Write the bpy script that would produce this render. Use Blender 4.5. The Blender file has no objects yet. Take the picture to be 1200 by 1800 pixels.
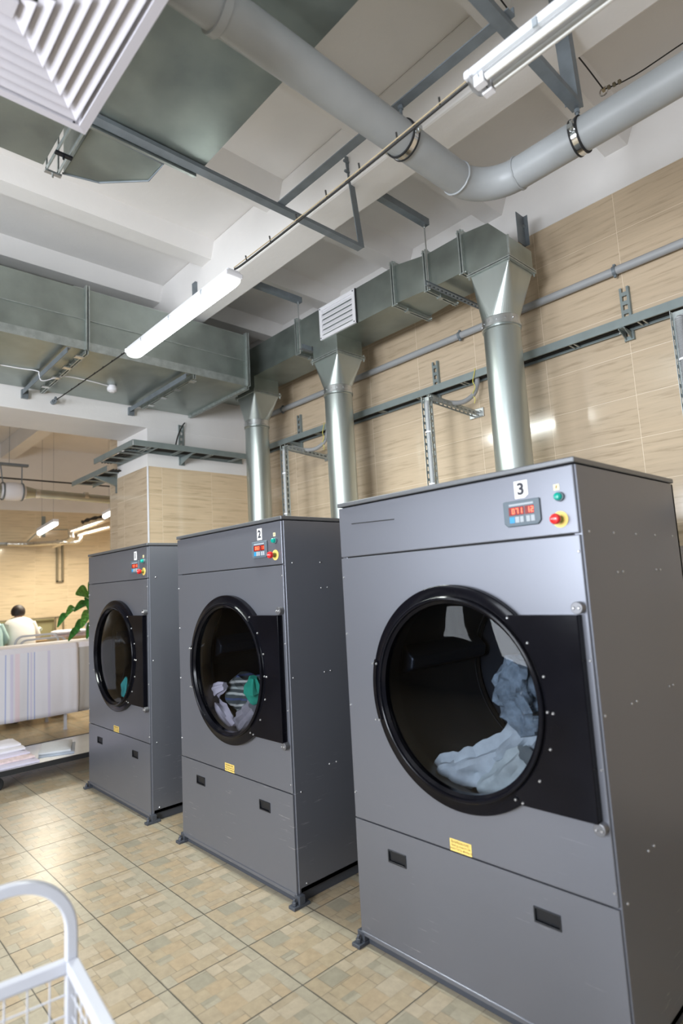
import bpy, bmesh, math, random
from mathutils import Vector, Matrix, noise
random.seed(7)
S = bpy.context.scene
COL = S.collection
PI = math.pi

# ------------------------------------------------------------------ camera, world, light, exposure
cam_d = bpy.data.cameras.new('camera'); cam = bpy.data.objects.new('camera', cam_d); COL.objects.link(cam)
yaw, pitch, roll = math.radians(136.7727), math.radians(7.0520), math.radians(-3.1971)
fw = Vector((math.cos(yaw)*math.cos(pitch), math.sin(yaw)*math.cos(pitch), math.sin(pitch)))
rt = Vector((math.sin(yaw), -math.cos(yaw), 0)); up = rt.cross(fw)
rx = rt*math.cos(roll) + up*math.sin(roll); ry = -rt*math.sin(roll) + up*math.cos(roll)
M = Matrix((rx, ry, -fw)).transposed().to_4x4(); M.translation = (0.8813, -1.9082, 1.5658)
cam.matrix_world = M
cam_d.sensor_fit = 'VERTICAL'; cam_d.sensor_height = 36; cam_d.lens = 1036.3*36/1800
cam_d.clip_start = .05; cam_d.clip_end = 60
cam_d.dof.use_dof = True; cam_d.dof.focus_distance = 3.6; cam_d.dof.aperture_fstop = 1.6
S.camera = cam
S.view_settings.view_transform = 'Standard'; S.view_settings.look = 'None'
S.view_settings.gamma = 1; S.view_settings.use_curve_mapping = False
S.view_settings.exposure = .92

w = bpy.data.worlds.new('world'); S.world = w; w.use_nodes = True
w.node_tree.nodes['Background'].inputs[0].default_value = (.75, .85, 1, 1)
w.node_tree.nodes['Background'].inputs[1].default_value = .35

def area(name, loc, target, sx, sy, power, color):
    d = bpy.data.lights.new(name, 'AREA'); d.shape = 'RECTANGLE'; d.size = sx; d.size_y = sy
    d.energy = power; d.color = color
    o = bpy.data.objects.new(name, d); COL.objects.link(o); o.location = loc
    o.rotation_euler = (Vector(target)-Vector(loc)).to_track_quat('-Z', 'Y').to_euler()
    return o
WINDOWS = [(-4.5, -3.7), (-2.5, -1.1), (-.5, .9)]
WZ = (1.12, 2.85)
for i, (a, b) in enumerate(WINDOWS):                                  # daylight in the three window openings
    area('window_daylight', ((a+b)/2, -5.05, sum(WZ)/2), ((a+b)/2, 0, sum(WZ)/2+.1), b-a, WZ[1]-WZ[0], (20, 70, 165)[i], (.86, .92, 1))

# ------------------------------------------------------------------ materials
def nd(nt, t, **kw):
    n = nt.nodes.new(t)
    for k, v in kw.items(): setattr(n, k, v)
    return n
def mat(name, col, rough=.5, metal=0, noise_amt=0, noise_scale=8, bump=0, bump_scale=60, emit=None, emit_str=0, coat=0, stretch=None, rough_var=0):
    m = bpy.data.materials.new(name); m.use_nodes = True; nt = m.node_tree
    b = nt.nodes['Principled BSDF']
    b.inputs['Base Color'].default_value = (*col, 1); b.inputs['Roughness'].default_value = rough
    b.inputs['Metallic'].default_value = metal
    if coat: b.inputs['Coat Weight'].default_value = coat; b.inputs['Coat Roughness'].default_value = .05
    if emit: b.inputs['Emission Color'].default_value = (*emit, 1); b.inputs['Emission Strength'].default_value = emit_str
    if noise_amt or bump or rough_var:
        g = nd(nt, 'ShaderNodeNewGeometry'); mp = nd(nt, 'ShaderNodeMapping')
        nt.links.new(g.outputs['Position'], mp.inputs[0])
        if stretch: mp.inputs['Scale'].default_value = stretch
    if noise_amt or rough_var:
        n = nd(nt, 'ShaderNodeTexNoise'); n.inputs['Scale'].default_value = noise_scale; n.inputs['Detail'].default_value = 5
        nt.links.new(mp.outputs[0], n.inputs['Vector'])
    if noise_amt:
        r = nd(nt, 'ShaderNodeMapRange'); r.inputs[1].default_value = .3; r.inputs[2].default_value = .7
        r.inputs[3].default_value = 1-noise_amt; r.inputs[4].default_value = 1+noise_amt
        nt.links.new(n.outputs['Fac'], r.inputs[0])
        mx = nd(nt, 'ShaderNodeVectorMath', operation='SCALE'); mx.inputs[0].default_value = col
        nt.links.new(r.outputs[0], mx.inputs['Scale']); nt.links.new(mx.outputs[0], b.inputs['Base Color'])
    if rough_var:
        r2 = nd(nt, 'ShaderNodeMapRange'); r2.inputs[1].default_value = .3; r2.inputs[2].default_value = .7
        r2.inputs[3].default_value = rough-rough_var; r2.inputs[4].default_value = rough+rough_var
        nt.links.new(n.outputs['Fac'], r2.inputs[0]); nt.links.new(r2.outputs[0], b.inputs['Roughness'])
    if bump:
        n2 = nd(nt, 'ShaderNodeTexNoise'); n2.inputs['Scale'].default_value = bump_scale; n2.inputs['Detail'].default_value = 4
        bp = nd(nt, 'ShaderNodeBump'); bp.inputs['Strength'].default_value = bump; bp.inputs['Distance'].default_value = .02
        nt.links.new(mp.outputs[0], n2.inputs['Vector']); nt.links.new(n2.outputs['Fac'], bp.inputs['Height'])
        nt.links.new(bp.outputs[0], b.inputs['Normal'])
    return m

def wall_tile(name, ax, u0, col=(.54, .425, .30), dark=(.44, .34, .23), tw=.5935, th=.2855, z0=4.12, rough=.12):
    """travertine-look glazed wall tile, stacked joints; ax = horizontal world axis"""
    m = bpy.data.materials.new(name); m.use_nodes = True; nt = m.node_tree; L = nt.links.new
    b = nt.nodes['Principled BSDF']; b.inputs['Roughness'].default_value = rough
    g = nd(nt, 'ShaderNodeNewGeometry'); s = nd(nt, 'ShaderNodeSeparateXYZ'); L(g.outputs['Position'], s.inputs[0])
    c = nd(nt, 'ShaderNodeCombineXYZ')
    a1 = nd(nt, 'ShaderNodeMath', operation='ADD'); a1.inputs[1].default_value = -u0+tw*100
    a2 = nd(nt, 'ShaderNodeMath', operation='ADD'); a2.inputs[1].default_value = -z0+th*100
    L(s.outputs[ax], a1.inputs[0]); L(s.outputs['Z'], a2.inputs[0]); L(a1.outputs[0], c.inputs[0]); L(a2.outputs[0], c.inputs[1])
    br = nd(nt, 'ShaderNodeTexBrick'); br.offset = 0; br.squash = 1
    br.inputs['Scale'].default_value = 1; br.inputs['Mortar Size'].default_value = .0014; br.inputs['Mortar Smooth'].default_value = .1
    br.inputs['Brick Width'].default_value = tw; br.inputs['Row Height'].default_value = th; br.inputs['Bias'].default_value = 0
    br.inputs['Color1'].default_value = (0, 0, 0, 1); br.inputs['Color2'].default_value = (1, 1, 1, 1); br.inputs['Mortar'].default_value = (.5, .5, .5, 1)
    L(c.outputs[0], br.inputs['Vector'])
    sc = nd(nt, 'ShaderNodeVectorMath', operation='MULTIPLY'); sc.inputs[1].default_value = (2.6, 40, 1); L(c.outputs[0], sc.inputs[0])
    w4 = nd(nt, 'ShaderNodeMath', operation='MULTIPLY'); w4.inputs[1].default_value = 9; L(br.outputs['Color'], w4.inputs[0])
    n = nd(nt, 'ShaderNodeTexNoise', noise_dimensions='4D'); n.inputs['Scale'].default_value = 1; n.inputs['Detail'].default_value = 7
    n.inputs['Roughness'].default_value = .62; n.inputs['Distortion'].default_value = .35
    L(sc.outputs[0], n.inputs['Vector']); L(w4.outputs[0], n.inputs['W'])
    rp = nd(nt, 'ShaderNodeValToRGB'); e = rp.color_ramp.elements
    e[0].position = .32; e[0].color = (*[x*.93 for x in dark], 1); e[1].position = .64; e[1].color = (*[x*1.08 for x in col], 1)
    k = rp.color_ramp.elements.new(.46); k.color = (*col, 1)
    L(n.outputs['Fac'], rp.inputs[0])
    mx = nd(nt, 'ShaderNodeMix', data_type='RGBA'); mx.inputs['B'].default_value = (.78, .66, .5, 1)
    L(br.outputs['Fac'], mx.inputs['Factor']); L(rp.outputs[0], mx.inputs['A']); L(mx.outputs['Result'], b.inputs['Base Color'])
    bp = nd(nt, 'ShaderNodeBump'); bp.inputs['Strength'].default_value = .25; bp.inputs['Distance'].default_value = .002; bp.invert = True
    L(br.outputs['Fac'], bp.inputs['Height']); L(bp.outputs[0], b.inputs['Normal'])
    r = nd(nt, 'ShaderNodeMapRange'); r.inputs[3].default_value = rough; r.inputs[4].default_value = .6
    L(br.outputs['Fac'], r.inputs[0]); L(r.outputs[0], b.inputs['Roughness'])
    return m

def floor_mat():
    m = bpy.data.materials.new('floor_tile'); m.use_nodes = True; nt = m.node_tree; L = nt.links.new
    b = nt.nodes['Principled BSDF']; b.inputs['Roughness'].default_value = .3
    at = nd(nt, 'ShaderNodeAttribute', attribute_name='tone')
    uv = nd(nt, 'ShaderNodeUVMap', uv_map='patch'); s = nd(nt, 'ShaderNodeSeparateXYZ'); L(uv.outputs[0], s.inputs[0])
    g = nd(nt, 'ShaderNodeNewGeometry')
    n = nd(nt, 'ShaderNodeTexNoise'); n.inputs['Scale'].default_value = 24; n.inputs['Detail'].default_value = 6; n.inputs['Roughness'].default_value = .65
    L(g.outputs['Position'], n.inputs['Vector'])
    n3 = nd(nt, 'ShaderNodeTexNoise'); n3.inputs['Scale'].default_value = 9; n3.inputs['Detail'].default_value = 2
    L(g.outputs['Position'], n3.inputs['Vector'])
    r = nd(nt, 'ShaderNodeMapRange'); r.inputs[1].default_value = .25; r.inputs[2].default_value = .75; r.inputs[3].default_value = .84; r.inputs[4].default_value = 1.13
    L(n.outputs['Fac'], r.inputs[0])
    v = nd(nt, 'ShaderNodeVectorMath', operation='SCALE'); L(at.outputs['Color'], v.inputs[0]); L(r.outputs[0], v.inputs['Scale'])
    # printed hairline between the stones: near one edge of a patch, broken up by noise (uv is metric distance to the edges)
    mn = nd(nt, 'ShaderNodeMath', operation='MINIMUM'); L(s.outputs[0], mn.inputs[0]); L(s.outputs[1], mn.inputs[1])
    r2 = nd(nt, 'ShaderNodeMapRange'); r2.inputs[1].default_value = .0005; r2.inputs[2].default_value = .0055; r2.inputs[3].default_value = 1; r2.inputs[4].default_value = 0
    L(mn.outputs[0], r2.inputs[0])
    r3 = nd(nt, 'ShaderNodeMapRange'); r3.inputs[1].default_value = .44; r3.inputs[2].default_value = .58; r3.inputs[3].default_value = .22; r3.inputs[4].default_value = 1
    L(n3.outputs['Fac'], r3.inputs[0])
    ml = nd(nt, 'ShaderNodeMath', operation='MULTIPLY'); L(r2.outputs[0], ml.inputs[0]); L(r3.outputs[0], ml.inputs[1])
    mx = nd(nt, 'ShaderNodeMix', data_type='RGBA'); mx.inputs['B'].default_value = (.20, .165, .115, 1)
    L(ml.outputs[0], mx.inputs['Factor']); L(v.outputs[0], mx.inputs['A']); L(mx.outputs['Result'], b.inputs['Base Color'])
    return m

def dryer_mat(name, col, scratch=1.0):
    m = bpy.data.materials.new(name); m.use_nodes = True; nt = m.node_tree; L = nt.links.new
    b = nt.nodes['Principled BSDF']; b.inputs['Metallic'].default_value = .52; b.inputs['Roughness'].default_value = .33
    g = nd(nt, 'ShaderNodeNewGeometry')
    mp = nd(nt, 'ShaderNodeMapping'); mp.inputs['Rotation'].default_value = (0, .2, 0); mp.inputs['Scale'].default_value = (3, 3, 60)
    L(g.outputs['Position'], mp.inputs[0])
    n = nd(nt, 'ShaderNodeTexNoise'); n.inputs['Scale'].default_value = 1.6; n.inputs['Detail'].default_value = 6; n.inputs['Roughness'].default_value = .7; L(mp.outputs[0], n.inputs['Vector'])
    n2 = nd(nt, 'ShaderNodeTexNoise'); n2.inputs['Scale'].default_value = 3.3; L(g.outputs['Position'], n2.inputs['Vector'])
    s = nd(nt, 'ShaderNodeSeparateXYZ'); L(g.outputs['Position'], s.inputs[0])
    z = nd(nt, 'ShaderNodeMapRange'); z.inputs[1].default_value = .80; z.inputs[2].default_value = .40; z.inputs[3].default_value = 0; z.inputs[4].default_value = 1; L(s.outputs['Z'], z.inputs[0])
    a = nd(nt, 'ShaderNodeMapRange'); a.inputs[1].default_value = .615; a.inputs[2].default_value = .66; L(n.outputs['Fac'], a.inputs[0])
    c = nd(nt, 'ShaderNodeMapRange'); c.inputs[1].default_value = .52; c.inputs[2].default_value = .62; L(n2.outputs['Fac'], c.inputs[0])
    p = nd(nt, 'ShaderNodeMath', operation='MULTIPLY'); L(a.outputs[0], p.inputs[0]); L(c.outputs[0], p.inputs[1])
    q = nd(nt, 'ShaderNodeMath', operation='MULTIPLY'); L(p.outputs[0], q.inputs[0]); L(z.outputs[0], q.inputs[1])
    q2 = nd(nt, 'ShaderNodeMath', operation='MULTIPLY'); q2.inputs[1].default_value = .35*scratch; L(q.outputs[0], q2.inputs[0])
    mx = nd(nt, 'ShaderNodeMix', data_type='RGBA'); mx.inputs['A'].default_value = (*col, 1); mx.inputs['B'].default_value = (.75, .74, .74, 1)
    L(q2.outputs[0], mx.inputs['Factor']); L(mx.outputs['Result'], b.inputs['Base Color'])
    n4 = nd(nt, 'ShaderNodeTexNoise'); n4.inputs['Scale'].default_value = 1.3; n4.inputs['Detail'].default_value = 2; L(g.outputs['Position'], n4.inputs['Vector'])
    bp = nd(nt, 'ShaderNodeBump'); bp.inputs['Strength'].default_value = .12; bp.inputs['Distance'].default_value = .02; L(n4.outputs['Fac'], bp.inputs['Height']); L(bp.outputs[0], b.inputs['Normal'])
    return m

def glass_mat(name, tint, gloss=1.5):
    m = bpy.data.materials.new(name); m.use_nodes = True; nt = m.node_tree; L = nt.links.new
    nt.nodes.remove(nt.nodes['Principled BSDF'])
    t = nd(nt, 'ShaderNodeBsdfTransparent'); t.inputs[0].default_value = (*tint, 1)
    g = nd(nt, 'ShaderNodeBsdfGlossy'); g.inputs['Roughness'].default_value = .02
    f = nd(nt, 'ShaderNodeFresnel'); f.inputs[0].default_value = gloss
    x = nd(nt, 'ShaderNodeMixShader'); L(f.outputs[0], x.inputs[0]); L(t.outputs[0], x.inputs[1]); L(g.outputs[0], x.inputs[2])
    L(x.outputs[0], nt.nodes['Material Output'].inputs[0])
    return m

def stripe_mat(name, axis, stops, scale, base, rough=.85):
    """cloth with woven stripes along one world axis; stops = [(pos, colour)] over a period"""
    m = bpy.data.materials.new(name); m.use_nodes = True; nt = m.node_tree; L = nt.links.new
    b = nt.nodes['Principled BSDF']; b.inputs['Roughness'].default_value = rough
    g = nd(nt, 'ShaderNodeNewGeometry'); s = nd(nt, 'ShaderNodeSeparateXYZ'); L(g.outputs['Position'], s.inputs[0])
    mm = nd(nt, 'ShaderNodeMath', operation='MULTIPLY'); mm.inputs[1].default_value = 1/scale; L(s.outputs[axis], mm.inputs[0])
    fr = nd(nt, 'ShaderNodeMath', operation='FRACT'); L(mm.outputs[0], fr.inputs[0])
    rp = nd(nt, 'ShaderNodeValToRGB'); rp.color_ramp.interpolation = 'LINEAR'
    e = rp.color_ramp.elements; e[0].color = (*base, 1); e[1].color = (*base, 1)
    for pos, c, wd in stops:
        for dp, cc in ((-wd, base), (-wd*.5, c), (wd*.5, c), (wd, base)):
            k = e.new(min(max(pos+dp, .001), .999)); k.color = (*cc, 1)
    L(fr.outputs[0], rp.inputs[0]); L(rp.outputs[0], b.inputs['Base Color'])
    return m

white = mat('white_paint', (.80, .775, .755), .75, noise_amt=.03, noise_scale=2.5, bump=.06, bump_scale=30)
tile_back = wall_tile('wall_tile_back', 'X', -1.098)
tile_side_lit = wall_tile('wall_tile_side_lit', 'Y', .93, col=(.66, .51, .34), dark=(.54, .40, .25), th=.29, z0=2.91)  # warmer, lighter tile colour on this face: glow of the lit lamp painted in
tile_front = wall_tile('wall_tile_pilaster', 'X', -4.88, th=.29, z0=2.91)
tile_far = wall_tile('wall_tile_far', 'Y', .3, col=(.68, .56, .385), dark=(.56, .45, .29), z0=3.3)
floorm = floor_mat()
dpaint = dryer_mat('dryer_enamel', (.178, .185, .213))
dlid = dryer_mat('dryer_lid_enamel', (.165, .17, .18), 0)
gap = mat('dark_gap', (.01, .01, .01), .8)
black = mat('black_gloss', (.004, .004, .006), .15, noise_amt=.3, noise_scale=4, bump=.02, bump_scale=12); black.node_tree.nodes['Principled BSDF'].inputs['Specular IOR Level'].default_value = .14
blackp = mat('black_plastic', (.005, .006, .009), .5)
rubber = mat('black_rubber', (.012, .012, .013), .7)
galv = mat('galvanised_sheet', (.35, .395, .37), .36, .88, noise_amt=.17, noise_scale=4, bump=.045, bump_scale=3, rough_var=.07)
galvp = mat('galvanised_pipe', (.45, .49, .47), .36, .93, noise_amt=.06, noise_scale=7, bump=.02, bump_scale=5, stretch=(1, 1, .15))
galvl = mat('galvanised_flange', (.46, .50, .485), .4, .8, noise_amt=.15, noise_scale=20)
galvd = mat('galvanised_channel', (.42, .45, .44), .42, .75, noise_amt=.1, noise_scale=20)
zinc = mat('bright_zinc', (.62, .64, .64), .3, .95, noise_amt=.1, noise_scale=30)
steelb = mat('grey_painted_steel', (.175, .20, .22), .5, .25, noise_amt=.12, noise_scale=14)
trayc = mat('tray_grey_green', (.25, .29, .285), .42, .4, noise_amt=.08, noise_scale=9)
pvc = mat('grey_plastic_pipe', (.36, .375, .385), .42, noise_amt=.05, noise_scale=6)
pvcl = mat('grey_conduit', (.34, .345, .35), .5)
chrome = mat('chrome', (.75, .76, .77), .14, 1)
screwm = mat('screw_steel', (.55, .55, .56), .3, .9)
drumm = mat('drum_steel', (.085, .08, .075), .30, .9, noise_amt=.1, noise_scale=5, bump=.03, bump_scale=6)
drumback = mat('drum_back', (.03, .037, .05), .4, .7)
glassm = glass_mat('door_glass', (.62, .64, .68), 1.30)
clear = glass_mat('clear_plastic', (.93, .95, .95), 1.25)
whitep = mat('white_plastic', (.80, .79, .82), .4)
whitem = mat('white_enamel', (.52, .53, .575), .32)
paper = mat('white_paper', (.82, .81, .80), .7)
ink = mat('black_ink', (.03, .03, .04), .7)
yellow = mat('yellow_sticker', (.80, .58, .16), .5)
cream = mat('cream_sticker', (.85, .72, .42), .5)
bluegrey = mat('panel_bluegrey', (.095, .125, .15), .5)
greyl = mat('panel_light_grey', (.33, .36, .39), .5)
bluebtn = mat('blue_button', (.02, .25, .52), .4)
screen = mat('red_screen', (.10, .004, .003), .25, emit=(.35, .01, .005), emit_str=.25)
digit = mat('red_digit', (.9, .05, .03), .5, emit=(1, .09, .04), emit_str=3.0)
green = mat('green_lens', (.0, .24, .19), .18, emit=(0, .45, .36), emit_str=.15)
red = mat('red_button', (.62, .02, .02), .25)
lit = mat('lit_diffuser', (.9, .95, .9), .5, emit=(.98, 1, .97), emit_str=6)
litw = mat('lit_diffuser_warm', (.9, .9, .85), .5, emit=(1, .97, .88), emit_str=4)
tubem = mat('fluorescent_tube', (.86, .86, .84), .35)
blackc = mat('black_cable', (.015, .014, .013), .6)
tanc = mat('tan_wire', (.42, .33, .2), .6)
yg = mat('yellow_green_wire', (.62, .55, .12), .5)
foil = mat('aluminium_foil', (.78, .74, .66), .25, .95, bump=.6, bump_scale=28)
steel = mat('stainless_shelf', (.50, .50, .49), .22, .95, noise_amt=.05, noise_scale=6)
denim = mat('grey_blue_denim', (.16, .21, .26), .9, noise_amt=.35, noise_scale=26, bump=.4, bump_scale=70)
palecl = mat('pale_blue_cloth', (.42, .48, .52), .9, noise_amt=.12, noise_scale=18, bump=.2, bump_scale=40)
lilac = mat('lilac_white_cloth', (.68, .62, .70), .9, noise_amt=.06, noise_scale=12)
greencl = mat('sea_green_cloth', (.02, .34, .23), .9, noise_amt=.12, noise_scale=14)
greycl = mat('grey_lilac_cloth', (.30, .28, .31), .9, noise_amt=.12, noise_scale=16)
redcl = mat('dark_red_cloth', (.22, .02, .01), .9)
pinkcl = mat('pink_cloth', (.62, .34, .36), .9, noise_amt=.1, noise_scale=20)
tealcl = mat('teal_cloth', (.05, .42, .40), .9)
stripedcl = stripe_mat('dark_striped_cloth', 'Z', [(.12, (.55, .57, .52), .07), (.37, (.45, .5, .46), .07), (.62, (.6, .6, .55), .07), (.87, (.06, .09, .2), .06)], .13, (.07, .085, .085))
sheetm = [mat('linen_white', (.72, .69, .74), .9, bump=.15, bump_scale=30), mat('linen_lilac', (.62, .58, .70), .9, bump=.15, bump_scale=30),
          mat('linen_pink', (.70, .56, .56), .9, noise_amt=.15, noise_scale=30), mat('linen_blue_grey', (.42, .47, .56), .9)]
towelm = mat('towel_grey', (.55, .56, .58), .95, bump=.2, bump_scale=60)
coatm = mat('white_coat', (.80, .77, .72), .85)
tealcoat = mat('teal_coat', (.38, .56, .56), .85)
skin = mat('skin', (.55, .30, .2), .6)
hairm = mat('dark_hair', (.02, .012, .01), .6)
leafm = mat('leaf_green', (.035, .19, .04), .4, noise_amt=.5, noise_scale=25)
leafy = mat('leaf_variegated', (.10, .30, .06), .4, noise_amt=.75, noise_scale=45)
stemm = mat('plant_stem', (.16, .26, .08), .6)
wood = mat('pale_wood', (.60, .44, .27), .5, noise_amt=.12, noise_scale=10, stretch=(1, .2, 1))
rackm = mat('rack_steel', (.22, .19, .13), .5, .4)
rackback = mat('rack_backing', (.33, .31, .17), .5, .3)
trousers = mat('dark_trousers', (.03, .03, .04), .8)

# ------------------------------------------------------------------ mesh helpers
class MB:
    def __init__(s): s.bm = bmesh.new()
    def face(s, pts):
        return s.bm.faces.new([s.bm.verts.new(p) for p in pts])
    def box(s, x0, x1, y0, y1, z0, z1):
        v = [s.bm.verts.new((x, y, z)) for z in (z0, z1) for y in (y0, y1) for x in (x0, x1)]
        for f in ((0, 2, 3, 1), (4, 5, 7, 6), (0, 1, 5, 4), (2, 6, 7, 3), (0, 4, 6, 2), (1, 3, 7, 5)): s.bm.faces.new([v[i] for i in f])
        return s
    def bar(s, p0, p1, w, h, upv=(0, 0, 1)):
        p0, p1 = Vector(p0), Vector(p1); d = (p1-p0).normalized(); u = Vector(upv); sd = d.cross(u).normalized(); u = sd.cross(d).normalized()
        v = [s.bm.verts.new(p + sd*a*w/2 + u*b*h/2) for p in (p0, p1) for b in (-1, 1) for a in (-1, 1)]
        for f in ((0, 2, 3, 1), (4, 5, 7, 6), (0, 1, 5, 4), (2, 6, 7, 3), (0, 4, 6, 2), (1, 3, 7, 5)): s.bm.faces.new([v[i] for i in f])
        return s
    def cyl(s, p0, p1, r0, r1=None, n=20, caps=True):
        p0, p1 = Vector(p0), Vector(p1); r1 = r0 if r1 is None else r1
        d = (p1-p0).normalized(); a = d.orthogonal().normalized(); b = d.cross(a)
        R = [[s.bm.verts.new(p + (a*math.cos(t*2*PI/n)+b*math.sin(t*2*PI/n))*r) for t in range(n)] for p, r in ((p0, r0), (p1, r1))]
        for i in range(n): s.bm.faces.new((R[0][i], R[0][(i+1) % n], R[1][(i+1) % n], R[1][i]))
        if caps: s.bm.faces.new(R[0][::-1]); s.bm.faces.new(R[1])
        return s
    def tube(s, pts, r, n=10, radii=None, caps=True, closed=False):
        pts = [Vector(p) for p in pts]; N = len(pts); fr = None; rings = []
        for i, p in enumerate(pts):
            if closed: d = (pts[(i+1) % N]-pts[i-1]).normalized()
            else: d = (pts[min(i+1, N-1)]-pts[max(i-1, 0)]).normalized()
            a = d.orthogonal().normalized() if fr is None else (fr - d*fr.dot(d)).normalized()
            fr = a; b = d.cross(a); rr = radii[i] if radii else r
            rings.append([s.bm.verts.new(p+(a*math.cos(t*2*PI/n)+b*math.sin(t*2*PI/n))*rr) for t in range(n)])
        for i in range(N if closed else N-1):
            A, B = rings[i], rings[(i+1) % N]
            for k in range(n): s.bm.faces.new((A[k], A[(k+1) % n], B[(k+1) % n], B[k]))
        if caps and not closed: s.bm.faces.new(rings[0][::-1]); s.bm.faces.new(rings[-1])
        return s
    def lathe(s, prof, o, axis='Y', n=48, closed=True, ang=(0, 2*PI)):
        full = abs(ang[1]-ang[0]-2*PI) < 1e-6; rings = []; o = Vector(o)
        for k in range(n if full else n+1):
            t = ang[0]+(ang[1]-ang[0])*k/n; c, q = math.cos(t), math.sin(t); ring = []
            for r, h in prof:
                v = {'Y': (r*c, h, r*q), 'X': (h, r*c, r*q), 'Z': (r*c, r*q, h)}[axis]
                ring.append(s.bm.verts.new(o+Vector(v)))
            rings.append(ring)
        K = len(rings); P = len(prof)
        for k in range(K if full else K-1):
            A, B = rings[k], rings[(k+1) % K]
            for i in range(P if closed else P-1): s.bm.faces.new((A[i], A[(i+1) % P], B[(i+1) % P], B[i]))
        return s
    def prism(s, pts, ext):
        e = Vector(ext); A = [s.bm.verts.new(p) for p in pts]; B = [s.bm.verts.new(Vector(p)+e) for p in pts]; n = len(A)
        s.bm.faces.new(A[::-1]); s.bm.faces.new(B)
        for i in range(n): s.bm.faces.new((A[i], A[(i+1) % n], B[(i+1) % n], B[i]))
        return s
    def loft(s, rings, caps=True, closed=True):
        R = [[s.bm.verts.new(p) for p in r] for r in rings]; n = len(R[0])
        for A, B in zip(R, R[1:]):
            for k in range(n if closed else n-1): s.bm.faces.new((A[k], A[(k+1) % n], B[(k+1) % n], B[k]))
        if caps: s.bm.faces.new(R[0][::-1]); s.bm.faces.new(R[-1])
        return s
    def perf(s, o, u, v, L, w, t, hole, pitch, hw=.4):
        """perforated strip: runs along u for L, width w along v, thickness t along u x v; slots of length hole"""
        o, u, v = Vector(o), Vector(u).normalized(), Vector(v).normalized(); nn = u.cross(v)*t
        def slab(a0, a1, b0, b1):
            s.prism([o+u*a0+v*b0, o+u*a1+v*b0, o+u*a1+v*b1, o+u*a0+v*b1], nn)
        m0, m1 = w*(1-hw)/2, w*(1+hw)/2
        slab(0, L, 0, m0); slab(0, L, m1, w)
        k = 0; a = 0
        while a < L:
            b = min(a+pitch-hole, L); slab(a, b, m0, m1); a += pitch
        return s
    def build(s, name, m, parent=None, bevel=0, smooth=False, seg=2, solid=0):
        bm = s.bm; bmesh.ops.remove_doubles(bm, verts=bm.verts, dist=1e-6) if smooth else None
        bmesh.ops.recalc_face_normals(bm, faces=bm.faces)
        if smooth:
            for f in bm.faces: f.smooth = True
            for e in bm.edges:
                if len(e.link_faces) == 2 and e.calc_face_angle(0) > .6: e.smooth = False
        if parent is None and name.split('_')[0] not in STRUCT:
            xs = [v.co for v in bm.verts]
            org = Vector(((min(v.x for v in xs)+max(v.x for v in xs))/2, (min(v.y for v in xs)+max(v.y for v in xs))/2, min(v.z for v in xs)))
        elif parent is None: org = Vector()
        else: org = ROOT[parent.name]
        bmesh.ops.translate(bm, verts=bm.verts, vec=-org)
        me = bpy.data.meshes.new(name); bm.to_mesh(me); bm.free()
        o = bpy.data.objects.new(name, me); COL.objects.link(o)
        ms = m if isinstance(m, (list, tuple)) else [m]
        for x in ms: me.materials.append(x)
        if parent: o.parent = parent
        else: o.location = org
        ROOT[o.name] = org
        if bevel:
            b = o.modifiers.new('bevel', 'BEVEL'); b.width = bevel; b.segments = seg; b.limit_method = 'ANGLE'; b.angle_limit = .6
        if solid:
            q = o.modifiers.new('solid', 'SOLIDIFY'); q.thickness = solid; q.offset = 0
        return o
ROOT = {}
STRUCT = ('wall', 'floor', 'ceiling', 'trim', 'window')
def thing(name, loc, label, cat, group=None):
    o = bpy.data.objects.new(name, None); COL.objects.link(o); o.location = loc; o.empty_display_size = .1
    ROOT[o.name] = Vector(loc); return tag(o, label, cat, group)
def tag(o, label, cat, group=None):
    o['label'] = label; o['category'] = cat
    if group: o['group'] = group
    return o
def struct(o): o['kind'] = 'structure'; return o
def text(name, s, size, loc, m, parent, rz=0, align='CENTER', ext=.0003, bold=0):
    """lettering facing -Y, joined to its parent at a world position"""
    c = bpy.data.curves.new(name, 'FONT'); c.body = s; c.size = size; c.align_x = align; c.align_y = 'CENTER'; c.extrude = ext; c.offset = bold
    t = bpy.data.objects.new('t', c); COL.objects.link(t)
    bpy.context.view_layer.update()
    me = bpy.data.meshes.new_from_object(t.evaluated_get(bpy.context.evaluated_depsgraph_get()))
    bpy.data.objects.remove(t)
    me.transform(Matrix.Translation(Vector(loc)-ROOT[parent.name]) @ Matrix.Rotation(PI/2, 4, 'X'))
    me.materials.clear(); me.materials.append(m); me.name = name
    o = bpy.data.objects.new(name, me); COL.objects.link(o); o.parent = parent; ROOT[o.name] = ROOT[parent.name]
    return o
def arc(c, r, a0, a1, n, plane='XZ'):
    out = []
    for i in range(n+1):
        t = a0+(a1-a0)*i/n; x, y = r*math.cos(t), r*math.sin(t)
        out.append(Vector(c)+Vector({'XZ': (x, 0, y), 'XY': (x, y, 0), 'YZ': (0, x, y)}[plane]))
    return out
def spline(pts, n=6):
    pts = [Vector(p) for p in pts]; out = []
    for i in range(len(pts)-1):
        p0, p1, p2, p3 = pts[max(i-1, 0)], pts[i], pts[i+1], pts[min(i+2, len(pts)-1)]
        for k in range(n):
            t = k/n; out.append(.5*((2*p1)+(p2-p0)*t+(2*p0-5*p1+4*p2-p3)*t*t+(3*p1-p0-3*p2+p3)*t**3))
    return out+[pts[-1]]
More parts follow.
